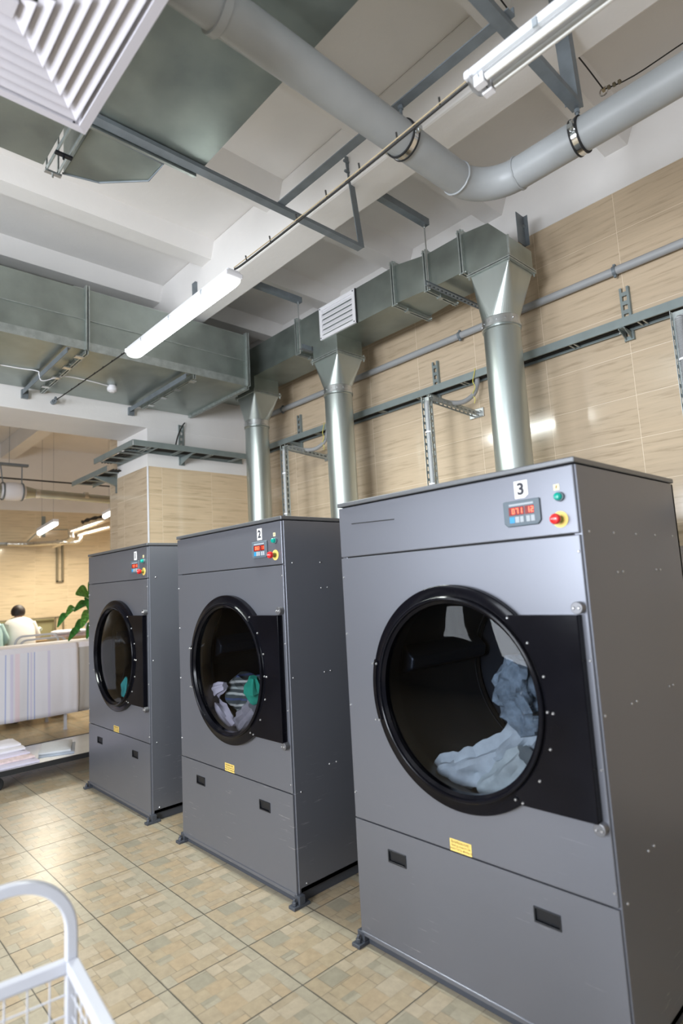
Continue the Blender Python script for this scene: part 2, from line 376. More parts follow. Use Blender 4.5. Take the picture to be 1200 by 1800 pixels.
def fold_cloth(name, pts, radii, m, parent=None, flat=.55, amp=.35, seed=0, n=26, sub=7, freq=9, ax=(0, 1, 0)):
    """crumpled garment: a flattened swept body with deep folds"""
    P = spline(pts, sub); N = len(P); R = []
    for i in range(N):
        t = i/(N-1)*(len(radii)-1); k = min(int(t), len(radii)-2); R.append(radii[k]+(radii[k+1]-radii[k])*(t-k))
    mb = MB(); rings = []; off = Vector((seed*3.1, seed*7.7, seed*1.3))
    for i, p in enumerate(P):
        d = (P[min(i+1, N-1)]-P[max(i-1, 0)]).normalized(); b = Vector(ax); a = d.cross(b).normalized(); b = a.cross(d).normalized(); ring = []
        for k in range(n):
            th = 2*PI*k/n; q = p+a*math.cos(th)*R[i]+b*math.sin(th)*R[i]*flat
            f = noise.noise(q*freq+off)+.6*noise.noise(Vector((k*.55, i*.12, seed)))+.35*noise.noise(q*freq*2.7+off)
            f = 1+amp*(abs(f)*1.6-.5)+.13*math.sin(th*6+4*noise.noise(p*5+off)); ring.append(p+a*math.cos(th)*R[i]*f+b*math.sin(th)*R[i]*flat*f)
        rings.append(ring)
    mb.loft(rings); return mb.build(name, m, parent, smooth=True)

# ------------------------------------------------------------------ the setting
WY = 2.1; XP = -4.88; CZ = 4.55
# floor: printed stone tiles; every tile carries the same pattern of stones
TX, TY, TX0, TY0 = .384, .382, -1.538, -.35
PAL = dict(t=(0.391, 0.312, 0.207), d=(0.312, 0.277, 0.203), p=(0.430, 0.355, 0.254), g=(0.375, 0.328, 0.242), o=(0.403, 0.309, 0.199), k=(0.379, 0.305, 0.207))
RECT = [(0, 0, .27, .17, 't'), (0, .17, .03, .43, 'g'), (.03, .17, .25, .43, 'd'), (.25, .17, .27, .43, 't'), (0, .43, .17, .58, 'p'), (.17, .43, .27, .58, 't'),
        (0, .58, .09, .88, 'k'), (.09, .58, .27, .88, 'p'), (0, .88, .27, 1, 'g'),
        (.27, 0, .44, .10, 'k'), (.27, .10, .44, .27, 't'), (.44, 0, .57, .12, 't'), (.44, .12, .50, .30, 'd'), (.50, .12, .57, .30, 'g'), (.27, .27, .44, .52, 'o'), (.44, .30, .57, .52, 't'),
        (.27, .52, .42, .66, 'k'), (.42, .52, .57, .66, 't'), (.27, .66, .36, .80, 'd'), (.36, .66, .57, .80, 'g'), (.27, .80, .57, 1, 'g'),
        (.57, 0, .80, .20, 'k'), (.57, .20, .80, .47, 'o'), (.57, .47, .80, .75, 'p'), (.57, .75, .80, .88, 'k'), (.57, .88, .80, 1, 'g'),
        (.80, 0, 1, .12, 'g'), (.80, .12, .90, .36, 'k'), (.90, .12, 1, .36, 'o'), (.80, .36, 1, .62, 't'), (.80, .62, .91, .74, 'k'), (.91, .62, 1, .74, 'p'), (.80, .74, 1, .87, 'o'), (.80, .87, 1, 1, 'g')]
def make_floor():
    me = bpy.data.meshes.new('floor'); V = []; F = []; T = []; U = []
    g = .0022
    def q(x0, y0, x1, y1, z, col):
        i = len(V); V.extend([(x0, y0, z), (x1, y0, z), (x1, y1, z), (x0, y1, z)]); F.append((i, i+1, i+2, i+3)); T.append(col)
        a, b = x1-x0, y1-y0; U.append([(0, 0), (a, 0), (a, b), (0, b)])
    x0, x1, y0, y1 = -11.4, 2.7, -5.2, 4.3
    q(x0, y0, x1, y1, 0, (.12, .11, .09))
    U[-1] = [(1, 1)]*4
    for i in range(math.floor((x0-TX0)/TX), math.ceil((x1-TX0)/TX)):
        for j in range(math.floor((y0-TY0)/TY), math.ceil((y1-TY0)/TY)):
            ax, ay = TX0+i*TX+g, TY0+j*TY+g; w, h = TX-2*g, TY-2*g
            rr = random.Random(i*131+j*17); f = .97+.06*rr.random()
            near = ax > -7
            if near:
                for a0, b0, a1, b1, c in RECT:
                    q(ax+w*a0, ay+h*b0, ax+w*a1, ay+h*b1, .0012, tuple(x*f*.98 for x in PAL[c]))
            else:
                for a0, b0, a1, b1, c in RECT[::1]:
                    q(ax+w*a0, ay+h*b0, ax+w*a1, ay+h*b1, .0012, tuple(x*f for x in PAL[c]))
    me.from_pydata(V, [], F)
    at = me.attributes.new('tone', 'FLOAT_COLOR', 'CORNER'); uv = me.uv_layers.new(name='patch')
    k = 0
    cols = []; uvs = []
    for t, u in zip(T, U):
        for c in range(4): cols.extend((*t, 1)); uvs.extend(u[c])
    at.data.foreach_set('color', cols); me.uv_layers['patch'].data.foreach_set('uv', uvs)
    me.materials.append(floorm); o = bpy.data.objects.new('floor', me); COL.objects.link(o); return struct(o)
make_floor()

def two_tone(name, pts_lo, pts_hi, m_lo, m_hi):
    mb = MB()
    for b in pts_lo: mb.box(*b)
    n = len(mb.bm.faces)
    for b in pts_hi: mb.box(*b)
    mb.bm.faces.ensure_lookup_table()
    for f in list(mb.bm.faces)[n:]: f.material_index = 1
    return struct(mb.build(name, [m_lo, m_hi]))
two_tone('wall_back', [(-4.88, 2.8, WY, WY+.2, 0, 4.12)], [(-4.88, 2.8, WY-.004, WY+.2, 4.12, CZ)], tile_back, white)
two_tone('wall_right', [(2.6, 2.8, -5.2, WY, 0, 1.6)], [(2.6, 2.8, -5.2, WY, 1.6, CZ)], mat('right_wall_paint', (.13, .155, .18), .5), white)
# wall stub between this room and the next: two steps
mb = MB(); mb.box(-5.66, XP, .77, WY+.2, 0, 2.91); mb.box(-6.1, -5.66, .86, 4.2, 0, CZ)
n = len(mb.bm.faces); mb.box(-5.66, XP-.004, .774, WY+.2, 2.91, CZ)
for f in list(mb.bm.faces)[n:]: f.material_index = 1
for f in mb.bm.faces:
    f.normal_update()
    if abs(f.normal.y) > .5 and f.material_index == 0: f.material_index = 2
struct(mb.build('wall_left', [tile_side_lit, white, tile_front]))
two_tone('wall_far', [(-11.5, -11.3, -5.2, 4.4, 0, 3.3)], [(-11.5, -11.304, -5.2, 4.4, 3.3, CZ)], tile_far, white)
two_tone('wall_far_back', [(-11.3, -6.1, 4.2, 4.4, 0, 3.3)], [(-11.3, -6.1, 4.204, 4.4, 3.3, CZ)], wall_tile('wall_tile_far_back', 'X', -9, col=(.62, .45, .26), dark=(.5, .35, .19), z0=3.3), white)
# window wall behind the camera
mb = MB(); ops = WINDOWS
x = -11.3
for a, b in ops:
    mb.box(x, a, -5.3, -5.1, 0, CZ); mb.box(a, b, -5.3, -5.1, 0, WZ[0]); mb.box(a, b, -5.3, -5.1, WZ[1], CZ); x = b
mb.box(x, 2.6, -5.3, -5.1, 0, CZ)
struct(mb.build('wall_front', wall_tile('wall_tile_front', 'X', 0, col=(.30, .26, .21), dark=(.22, .19, .15))))
for i, (a, b) in enumerate(ops):
    mb = MB(); t = .06
    mb.box(a, b, -5.24, -5.16, WZ[0], WZ[0]+t); mb.box(a, b, -5.24, -5.16, WZ[1]-t, WZ[1])
    for xx in (a, (a+b)/2-t/2, b-t): mb.box(xx, xx+t, -5.24, -5.16, WZ[0]+t, WZ[1]-t)
    struct(mb.build('window_%d' % (i+1), whitep))
# ceiling slab with precast ribs
mb = MB(); mb.box(-11.5, 2.8, -5.3, 4.4, CZ, CZ+.15)
for k in range(-3, 5):
    x = -.37-.965*k
    for y0, y1 in ((.80, WY+.05), (-5.15, .70)):
        mb.prism([(x-.15, y0, 4.40), (x, y0, 4.40), (x+.10, y0, CZ+.10), (x-.25, y0, CZ+.10)], (0, y1-y0, 0))
mb.box(-11.35, -5.5, .88, 1.10, 4.27, CZ+.05)
struct(mb.build('ceiling', white))
struct(MB().box(-4.88, 2.7, .62, .88, 4.12, CZ).build('trim_1', white, bevel=.015))          # main beam along the dryers
mb = MB().box(-5.535, XP, -5.1, WY, 3.32, CZ)
struct(mb.build('trim_2', white, bevel=.008))                                                # deep cross beam over the opening
struct(MB().box(-4.892, -4.876, .766, .782, 0, 2.91).build('trim_3', whitep, bevel=.004))

# ------------------------------------------------------------------ tumble dryers
SEG = {'0': 'abcdef', '1': 'bc', '2': 'abged', '3': 'abgcd', '7': 'abc', '8': 'abcdefg'}
def seven_seg(mb, ch, x, y, z, w, h, t):
    g = {'a': (x, x+w, z+h-t, z+h), 'd': (x, x+w, z, z+t), 'g': (x, x+w, z+h/2-t/2, z+h/2+t/2), 'f': (x, x+t, z+h/2, z+h), 'b': (x+w-t, x+w, z+h/2, z+h),
         'e': (x, x+t, z, z+h/2), 'c': (x+w-t, x+w, z, z+h/2)}
    for s in SEG[ch]:
        a, b, c, d = g[s]; mb.box(a, b, y-.0006, y, c, d)
def holed_panel(mb, x0, x1, z0, z1, cx, cz, r, y, t, n=64):
    outer = []; inner = []
    for k in range(n):
        a = 2*PI*k/n+PI/4; c, s = math.cos(a), math.sin(a); inner.append((cx+r*c, cz+r*s))
        tx = ((x1-cx) if c > 0 else (x0-cx))/c if abs(c) > 1e-9 else 1e9; tz = ((z1-cz) if s > 0 else (z0-cz))/s if abs(s) > 1e-9 else 1e9
        q = min(tx, tz); outer.append((cx+c*q, cz+s*q))
    cor = [(x1, z1), (x0, z1), (x0, z0), (x1, z0)]
    for c in cor:   # snap nearest outer sample to the corner
        k = min(range(n), key=lambda i: (outer[i][0]-c[0])**2+(outer[i][1]-c[1])**2); outer[k] = c
    V = [[mb.bm.verts.new((p[0], yy, p[1])) for p in L] for yy in (y, y+t) for L in (outer, inner)]
    for i in range(n):
        j = (i+1) % n
        for A, B in ((V[0], V[1]), (V[2], V[3]), (V[0], V[2]), (V[1], V[3])): mb.bm.faces.new((A[i], A[j], B[j], B[i]))
W, D = 1.1685, .943
CX, CC = -.552, 1.119
screw_me = None
def screw(parent, x, y, z, axis='Y', r=.005):
    mb = MB()
    if axis == 'Y': mb.lathe([(0.0001, -.0045), (r*.45, -.0045), (r*.5, -.003), (r*.75, -.004), (r, -.0015), (r, 0.0005), (.0001, .0005)], (x, y, z), 'Y', 10)
    else: mb.lathe([(0.0001, .0045), (r*.6, .004), (r, .0015), (r, -.0005), (.0001, -.0005)], (x, y, z), 'X', 10)
    return mb.build('screw', screwm, parent, smooth=True)
def dryer(X0, num, disp, label):
    T = thing('tumble_dryer', (X0-W/2, D/2, 0), label, 'tumble dryer', 'tumble dryers standing in a row')
    X = lambda v: X0+v
    # casing: sides, back, floor, drip skirt
    mb = MB(); mb.box(X(-.03), X(0), .012, D, .055, 1.928); mb.box(X(-W), X(-W+.03), .012, D, .055, 1.928); mb.box(X(-W), X(0), D-.02, D, .055, 1.928); mb.box(X(-W), X(0), .02, D, .055, .08)
    mb.box(X(-W+.03), X(-.03), .03, .035, 1.66, 1.928)
    cas = mb.build('casing', dpaint, T, bevel=.008)
    mb = MB().box(X(-W+.012), X(-.012), .018, .03, .5, 1.928); 
    mb = MB(); holed_panel(mb, X(-W+.012), X(-.012), .4, 1.92, X(CX), CC, .40, .018, .01); mb.build('gap_backing', gap, T)
    MB().box(X(-W+.02), X(-.02), .02, D-.02, 0.0, .05).build('plinth', mat_base, T, bevel=.004)
    MB().box(X(-W-.004), X(.004), -.006, D+.004, 1.932, 1.952).build('lid', dlid, T, bevel=.004)
    MB().box(X(-W), X(-.006), 0, .02, 1.694, 1.927).build('control_panel', dpaint, T, bevel=.004)
    mb = MB(); holed_panel(mb, X(-W), X(-.006), .531, 1.689, X(CX), CC, .385, 0, .018); fp = mb.build('front_panel', dpaint, T, bevel=.003)
    # lower access panel with two recessed pulls
    mb = MB(); H = [(-.977, -.877), (-.302, -.204)]; hz = (.394, .445)
    xs = [-W] + [v for h in H for v in h] + [-.006]
    for i in range(0, len(xs), 2): mb.box(X(xs[i]), X(xs[i+1]), 0, .018, .055, .526)
    for a, b in H: mb.box(X(a), X(b), 0, .018, .055, hz[0]); mb.box(X(a), X(b), 0, .018, hz[1], .526)
    lp = mb.build('access_panel', dpaint, T)
    MB().box(X(-W), X(-.004), -.004, .016, .04, .058).build('base_rail', dpaint, T, bevel=.003)
    for a, b in H:
        mb = MB(); t = .006
        mb.box(X(a), X(b), -.004, .003, hz[0], hz[0]+t); mb.box(X(a), X(b), -.004, .003, hz[1]-t, hz[1]); mb.box(X(a), X(a)+t, -.004, .003, hz[0]+t, hz[1]-t); mb.box(X(b)-t, X(b), -.004, .003, hz[0]+t, hz[1]-t)
        mb.prism([(X(a)+t, .001, hz[1]-t), (X(a)+t, .030, hz[1]-t), (X(a)+t, .030, hz[0]+.02), (X(a)+t, .004, hz[0]+t)], (b-a-2*t, 0, 0))
        mb.bm.faces.ensure_lookup_table()
        mb.build('recessed_pull', blackp, lp, bevel=.0015)
    # drum behind the door
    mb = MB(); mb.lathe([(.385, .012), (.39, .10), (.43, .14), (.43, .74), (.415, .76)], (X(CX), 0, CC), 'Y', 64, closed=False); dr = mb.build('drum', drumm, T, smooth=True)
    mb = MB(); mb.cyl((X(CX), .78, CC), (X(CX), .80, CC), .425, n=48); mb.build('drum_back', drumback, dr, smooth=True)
    mb = MB(); mb.lathe([(.424, .738), (.430, .738), (.430, .752), (.424, .752)], (X(CX), 0, CC), 'Y', 64); mb.build('drum_seam', blackp, dr, smooth=True)
    for k in range(3):
        a = PI*(.93+k*2/3); c, s = math.cos(a), math.sin(a); p = Vector((X(CX)+.43*c, 0, CC+.43*s)); u = Vector((-s, 0, c)); nrm = Vector((-c, 0, -s))
        MB().prism([p-u*.075+Vector((0, .15, 0)), p+u*.075+Vector((0, .15, 0)), p+nrm*.075+u*.025+Vector((0, .15, 0)), p+nrm*.075-u*.025+Vector((0, .15, 0))], (0, .58, 0)).build('lifter', drumback, dr, bevel=.01)
    # door: black ring, glass, hinge-side plate
    prof = [(.425, 0), (.425, -.024), (.422, -.027), (.384, -.031), (.3815, -.033), (.380, -.047), (.377, -.050), (.370, -.051), (.366, -.049), (.364, -.040), (.353, -.030), (.353, -.005), (.37, 0)]
    dn = MB().lathe(prof, (X(CX), 0, CC), 'Y', 96).build('door', black, T, smooth=True)
    mb = MB(); mb.lathe([(.0001, -.030), (.2, -.030), (.352, -.028), (.358, -.026)], (X(CX), 0, CC), 'Y', 64, closed=False); mb.build('door_glass', glassm, dn, smooth=True)
    # plate: from the ring to the right edge
    pl = []
    a0 = math.acos((-.272-CX)/.43); 
    for k in range(15):
        a = math.radians(48)-math.radians(99)*k/14*1.0; pl.append((X(CX)+.3835*math.cos(a), -.002, CC+.3835*math.sin(a)))
    pts = [(X(-.026), -.002, 1.427)] + [(X(-.284), -.002, 1.427)] + pl + [(X(-.288), -.002, .780)] + [(X(-.026), -.002, .780)]
    hp = MB().prism(pts, (0, -.0325, 0)).build('hinge_plate', black, dn, bevel=.003)
    mb = MB().lathe([(.405, -.0005), (.4275, -.0005), (.4275, -.028), (.405, -.034)], (X(CX), 0, CC), 'Y', 14, ang=(math.radians(164), math.radians(199)))
    mb.build('catch_plate', black, dn)
    for sx, sz in ((-.283, 1.417), (-.313, 1.409), (-.213, 1.332), (-.164, 1.222), (-.162, 1.106), (-.142, 1.104), (-.164, .986), (-.214, .876), (-.313, .796), (-.286, .790)): screw(dn, X(sx), -.0345, sz, r=.0052)
    for sx, sz in ((-.966, 1.22), (-.945, 1.22), (-.966, .985), (-.945, .985)): screw(dn, X(sx), -.035, sz, r=.005)
    for hz_ in (1.449, .764):
        mb = MB().cyl((X(-.028), -.001, hz_), (X(-.028), -.030, hz_), .020, n=20).box(X(-.046), X(-.014), -.02, -.001, hz_-.012, hz_+.012)
        h = mb.build('hinge_block', mat_hinge, T, bevel=.002)
        for dx in (-.009, .009): screw(h, X(-.028+dx), -.030, hz_, r=.0055)
    for sz in (1.278+.355, 1.278, .939, .575): screw(cas, X(-.004)-.010, .001, sz)
    for sz in (1.60, 1.34, 1.02, .64): screw(fp, X(-W+.012), .0, sz, r=.005)
    for sy, sz in ((.059, 1.699), (.256, 1.698), (.459, 1.697), (.656, 1.696), (.857, 1.696), (.254, 1.557), (.3, 1.558), (.626, 1.557), (.669, 1.556), (.248, 1.102), (.292, 1.103), (.615, 1.104), (.658, 1.103), (.032, 1.101), (.25, .62), (.3, .62), (.62, .62), (.05, .53), (.06, .09), (.5, .30)): screw(cas, X(0), sy, sz, 'X', .005)
    # controls
    def tp(name, x0, x1, z0, z1, m, y=-.0012, par=T, bev=0): return MB().box(X(x0), X(x1), y, .001, z0, z1).build(name, m, par, bevel=bev)
    pln = MB().prism([(X(-.229), 0.0005, 1.902), (X(-.176), .0005, 1.902), (X(-.176), .0005, 1.850), (X(-.190), .0005, 1.839), (X(-.229), .0005, 1.839)] if num == '3' else
                     [(X(-.229), .0005, 1.904), (X(-.184), .0005, 1.904), (X(-.184), .0005, 1.839), (X(-.229), .0005, 1.839)], (0, -.0018, 0)).build('number_plate', paper, T)
    text('numeral', num, .058, (X(-.2035 if num == '3' else -.2065), -.0022, 1.8705), ink, pln, ext=.0008, bold=.0018)
    cp = MB().prism([(X(-.277), 0, 1.832), (X(-.133), 0, 1.832), (X(-.133), 0, 1.752), (X(-.146), 0, 1.739), (X(-.264), 0, 1.739), (X(-.277), 0, 1.752)], (0, -.009, 0)).build('control_display', bluegrey, T, bevel=.004)
    MB().box(X(-.252), X(-.156), -.0095, -.008, 1.8135, 1.8205).build('display_strip', greyl, cp)
    for k, (a, b) in enumerate(((-.254, -.1935), (-.190, -.155))):
        sc = MB().box(X(a), X(b), -.0098, -.008, 1.7795, 1.809).build('screen', screen, cp)
        mb = MB(); s = disp[k]; wd = .010; gp = .005; tot = len(s)*wd+(len(s)-1)*gp; x = X((a+b)/2)-tot/2+.003
        for ch in s: seven_seg(mb, ch, x, -.0098, 1.785, wd, .019, .0026); x += wd+gp
        mb.build('digits', digit, sc)
    for k, (a, b) in enumerate(((-.253, -.233), (-.231, -.214), (-.211, -.197), (-.187, -.172), (-.169, -.154))):
        MB().box(X(a), X(b), -.0105, -.008, 1.752, 1.774).build('key', bluebtn if k == 0 else greyl, cp, bevel=.001)
    st = tp('sticker', -.079, -.059, 1.847, 1.867, cream)
    zz = [(0, .007), (.004, .007), (.001, .001), (.004, .001), (-.003, -.008), (-.001, -.001), (-.004, -.001)]
    MB().prism([(X(-.069+a), -.0012, 1.857+b) for a, b in zz], (0, -.0006, 0)).build('lightning_bolt', ink_amber, st)
    il = MB().lathe([(.0001, -.028), (.008, -.027), (.0125, -.022), (.0125, -.008), (.0145, -.008), (.0145, 0), (.0001, 0)], (X(-.060), 0, 1.823), 'Y', 24).build('indicator_lamp', green, T, smooth=True)
    MB().lathe([(.0131, -.010), (.0165, -.009), (.017, .0), (.0131, 0)], (X(-.060), 0, 1.823), 'Y', 24).build('lamp_collar', bluegrey, il, smooth=True)
    es = MB().lathe([(.0001, -.002), (.028, -.002), (.028, .0005), (.0001, .0005)], (X(-.066), 0, 1.746), 'Y', 32).build('stop_plate', yellow, T)
    MB().lathe([(.0001, -.022), (.012, -.022), (.012, -.002), (.0001, -.002)], (X(-.066), 0, 1.746), 'Y', 20).build('stop_collar', mat_olive, es, smooth=True)
    kb = MB().lathe([(.0001, -.050), (.010, -.0495), (.016, -.046), (.0185, -.039), (.0175, -.030), (.012, -.022), (.0001, -.022)], (X(-.066), 0, 1.746), 'Y', 28).build('stop_knob', red, es, smooth=True)
    text('stop_lettering', 'STOP', .0075, (X(-.066), -.0500, 1.746), paper, es)
    ys = tp('warning_sticker', -.642, -.543, .532, .576, yellow, -.001)
    text('warning_text', 'ВНИМАНИЕ!', .0145, (X(-.5925), -.0013, .566), ink_amber, ys)
    text('warning_text', 'ПЕРЕД РАБОТОЙ', .0105, (X(-.5925), -.0013, .553), ink_amber, ys)
    text('warning_text', 'ОЧИСТИТЬ ФИЛЬТР', .0105, (X(-.5925), -.0013, .541), ink_amber, ys)
    # bolted feet
    for fx, sx in ((-W, -1), (0, 1)):
        mb = MB().box(X(fx)-.024, X(fx)+.024, -.042, .06, 0.001, .016).cyl((X(fx), -.022, .016), (X(fx), -.022, .034), .013, n=6).cyl((X(fx), -.022, .034), (X(fx), -.022, .046), .007, n=10)
        mb.box(X(fx)-.022 if sx < 0 else X(fx)-.02, X(fx)+.02 if sx < 0 else X(fx)+.022, -.006, .03, .016, .055)
        mb.build('foot', mat_base, T, bevel=.005)
    if num == '3':
        mb = MB().bar((X(-1.083), -.001, 1.846), (X(-.818), -.001, 1.836), .003, .004); mb.build('scratch_mark', gap, T)
    if num != '1':
        MB().box(X(-W+.02), X(-.02), .03, D, .02, .054)
    # rear housing
    MB().box(X(-W+.01), X(-.006), D, 1.30, .05, 1.655).build('rear_housing', dpaint, T, bevel=.006)
    return T
mat_base = mat('dark_base_steel', (.075, .082, .10), .45, .3)
mat_hinge = mat('hinge_grey', (.17, .17, .18), .4, .6)
ink_amber = mat('brown_ink', (.16, .09, .02), .7)
mat_olive = mat('olive_plastic', (.16, .15, .02), .5)
dryer(0, '3', ('071', '12'), 'nearest and largest steel-grey tumble dryer, numbered 3, beside the tiled wall')
dryer(-1.619, '2', ('083', '11'), 'middle grey tumble dryer, numbered 2, with striped laundry behind its round door')
dryer(-3.244, '1', ('117', '11'), 'farthest grey tumble dryer, numbered 1, standing by the tiled wall corner')
# laundry inside the drums
o = fold_cloth('laundry', [(-.36, .17, 1.24), (-.40, .20, 1.14), (-.385, .22, 1.04), (-.36, .2, .95)], [.05, .10, .10, .06], denim, flat=.9, amp=.5, seed=2, freq=14)
tag(o, 'grey-blue denim garment tumbling at the right of the door glass of dryer 3', 'laundry')
o = fold_cloth('laundry', [(-.36, .24, .99), (-.46, .2, .88), (-.58, .17, .82), (-.70, .14, .77), (-.77, .13, .72)], [.05, .085, .075, .075, .05], palecl, flat=.8, amp=.35, seed=5, freq=10)
tag(o, 'pale blue sleeve flung across the bottom of the drum of dryer 3', 'laundry')
o = fold_cloth('laundry', [(-.34, .12, .90), (-.44, .13, .80), (-.56, .12, .735)], [.05, .07, .03], mat('pale_grey_green_cloth', (.40, .46, .47), .9, noise_amt=.15, noise_scale=20), flat=.9, amp=.25, seed=8)
tag(o, 'pale grey-green cloth lying against the lower right glass of dryer 3', 'laundry')
o = fold_cloth('laundry', [(-2.50, .22, 1.00), (-2.46, .27, .92), (-2.38, .31, .86), (-2.2, .34, .84)], [.06, .12, .155, .13], stripedcl, flat=1.0, amp=.4, seed=11, freq=8)
tag(o, 'dark striped bedding heaped in the drum of dryer 2', 'laundry')
o = fold_cloth('laundry', [(-2.43, .12, .98), (-2.53, .11, .94), (-2.565, .11, .85), (-2.46, .10, .79), (-2.33, .10, .72)], [.025, .045, .06, .085, .055], lilac, flat=.8, amp=.22, seed=14)
tag(o, 'white cloth twisting in front of the striped bedding in dryer 2', 'laundry')
o = fold_cloth('laundry', [(-2.14, .14, 1.05), (-2.17, .16, .97), (-2.16, .18, .90)], [.025, .07, .05], greencl, flat=.9, amp=.35, seed=17)
tag(o, 'sea-green cloth at the right edge of the glass of dryer 2', 'laundry')
o = fold_cloth('laundry', [(-2.13, .14, .88), (-2.22, .15, .81), (-2.30, .15, .75)], [.045, .085, .06], greycl, flat=.9, amp=.35, seed=20)
tag(o, 'grey-lilac cloth under the green one at the right of dryer 2', 'laundry')
o = fold_cloth('laundry', [(-4.13, .14, .74), (-4.02, .16, .72), (-3.93, .16, .74)], [.03, .07, .04], pinkcl, flat=.9, amp=.4, seed=23)
tag(o, 'small pink cloth at the bottom of the drum of dryer 1', 'laundry')
o = fold_cloth('laundry', [(-3.93, .10, .78), (-3.90, .1, .86), (-3.875, .1, .93)], [.03, .04, .012], tealcl, flat=.6, amp=.3, seed=26)
tag(o, 'teal cloth tip leaning on the glass of dryer 1', 'laundry')

# ------------------------------------------------------------------ exhaust ductwork along the back wall
DU = thing('exhaust_duct', (-2.5, 1.65, 3.65), 'rectangular galvanised exhaust duct running along the tiled wall above the dryers', 'duct')
yf, yb = 1.48, 1.88
MB().box(-4.84, -1.967, yf, yb, 3.735, 4.04).build('duct_section', galv, DU)
A = [(-1.967, yf, 3.735), (-1.967, yb, 3.735), (-1.967, yb, 4.045), (-1.967, yf, 4.045)]; B = [(-1.643, yf, 3.715), (-1.643, 1.80, 3.715), (-1.643, 1.80, 3.988), (-1.643, yf, 3.988)]
MB().loft([A, B]).build('duct_reducer', galv, DU)
MB().box(-1.643, -1.325, yf, 1.80, 3.712, 3.988).build('duct_section', galv, DU)
MB().prism([(-1.325, yf, 3.712), (-1.325, yf, 3.992), (-1.105, yf, 3.965), (-.972, yf, 3.81), (-.972, yf, 3.66), (-1.275, yf, 3.66)], (0, .315, 0)).build('duct_elbow', galv, DU)
MB().bar((-.966, yf-.002, 3.81), (-.966, yf-.002, 3.66), .012, .012, (0, 1, 0)).build('corner_seam', galvl, DU)
for x0, x1 in ((-4.225, -3.915), (-2.98, -2.66)):
    MB().box(x0, x1, yf, 1.785, 3.585, 3.735).build('outlet_box', galv, DU)
def flange(x, z0, z1, y1, par):
    mb = MB(); t = .028
    for xx in (x-.016, x+.006):
        mb.box(xx, xx+.010, yf-t, yf, z0-t, z1+t); mb.box(xx, xx+.010, y1, y1+t, z0-t, z1+t); mb.box(xx, xx+.010, yf, y1, z0-t, z0); mb.box(xx, xx+.010, yf, y1, z1, z1+t)
    for z in (z0-t*.6, z1+t*.6): mb.cyl((x-.03, yf-t*.5, z), (x+.03, yf-t*.5, z), .006, n=6).cyl((x-.03, y1+t*.5, z), (x+.03, y1+t*.5, z), .006, n=6)
    mb.box(x-.02, x+.02, yf+.12, yf+.16, z0-t-.006, z0-.01)
    return mb.build('duct_flange', galvl, par)
flange(-1.325, 3.712, 3.988, 1.80, DU); flange(-1.643, 3.715, 3.988, 1.80, DU); flange(-1.967, 3.733, 4.045, yb, DU); flange(-3.18, 3.735, 4.04, yb, DU)
# louvred grille on the front of the duct
gr = MB().box(-2.856, -2.402, 1.462, 1.4795, 3.738, 3.770).box(-2.856, -2.402, 1.462, 1.4795, 4.005, 4.037).box(-2.856, -2.822, 1.462, 1.4795, 3.77, 4.005).box(-2.436, -2.402, 1.462, 1.4795, 3.77, 4.005).build('supply_grille', whitep, DU, bevel=.002)
for k in range(5):
    z = 3.778+k*.0465
    MB().prism([(-2.822, 1.464, z), (-2.822, 1.4795, z+.040), (-2.822, 1.4795, z+.046), (-2.822, 1.463, z+.007)], (.386, 0, 0)).build('louvre_slat', whitep, gr)
for x in (-2.842, -2.418):
    for z in (3.752, 4.022): MB().cyl((x, 1.4625, z), (x, 1.459, z), .006, n=10).build('grille_screw', ink, gr)
MB().box(-2.4015, -2.394, 1.468, 1.482, 3.735, 4.04).build('seam', gap, DU)
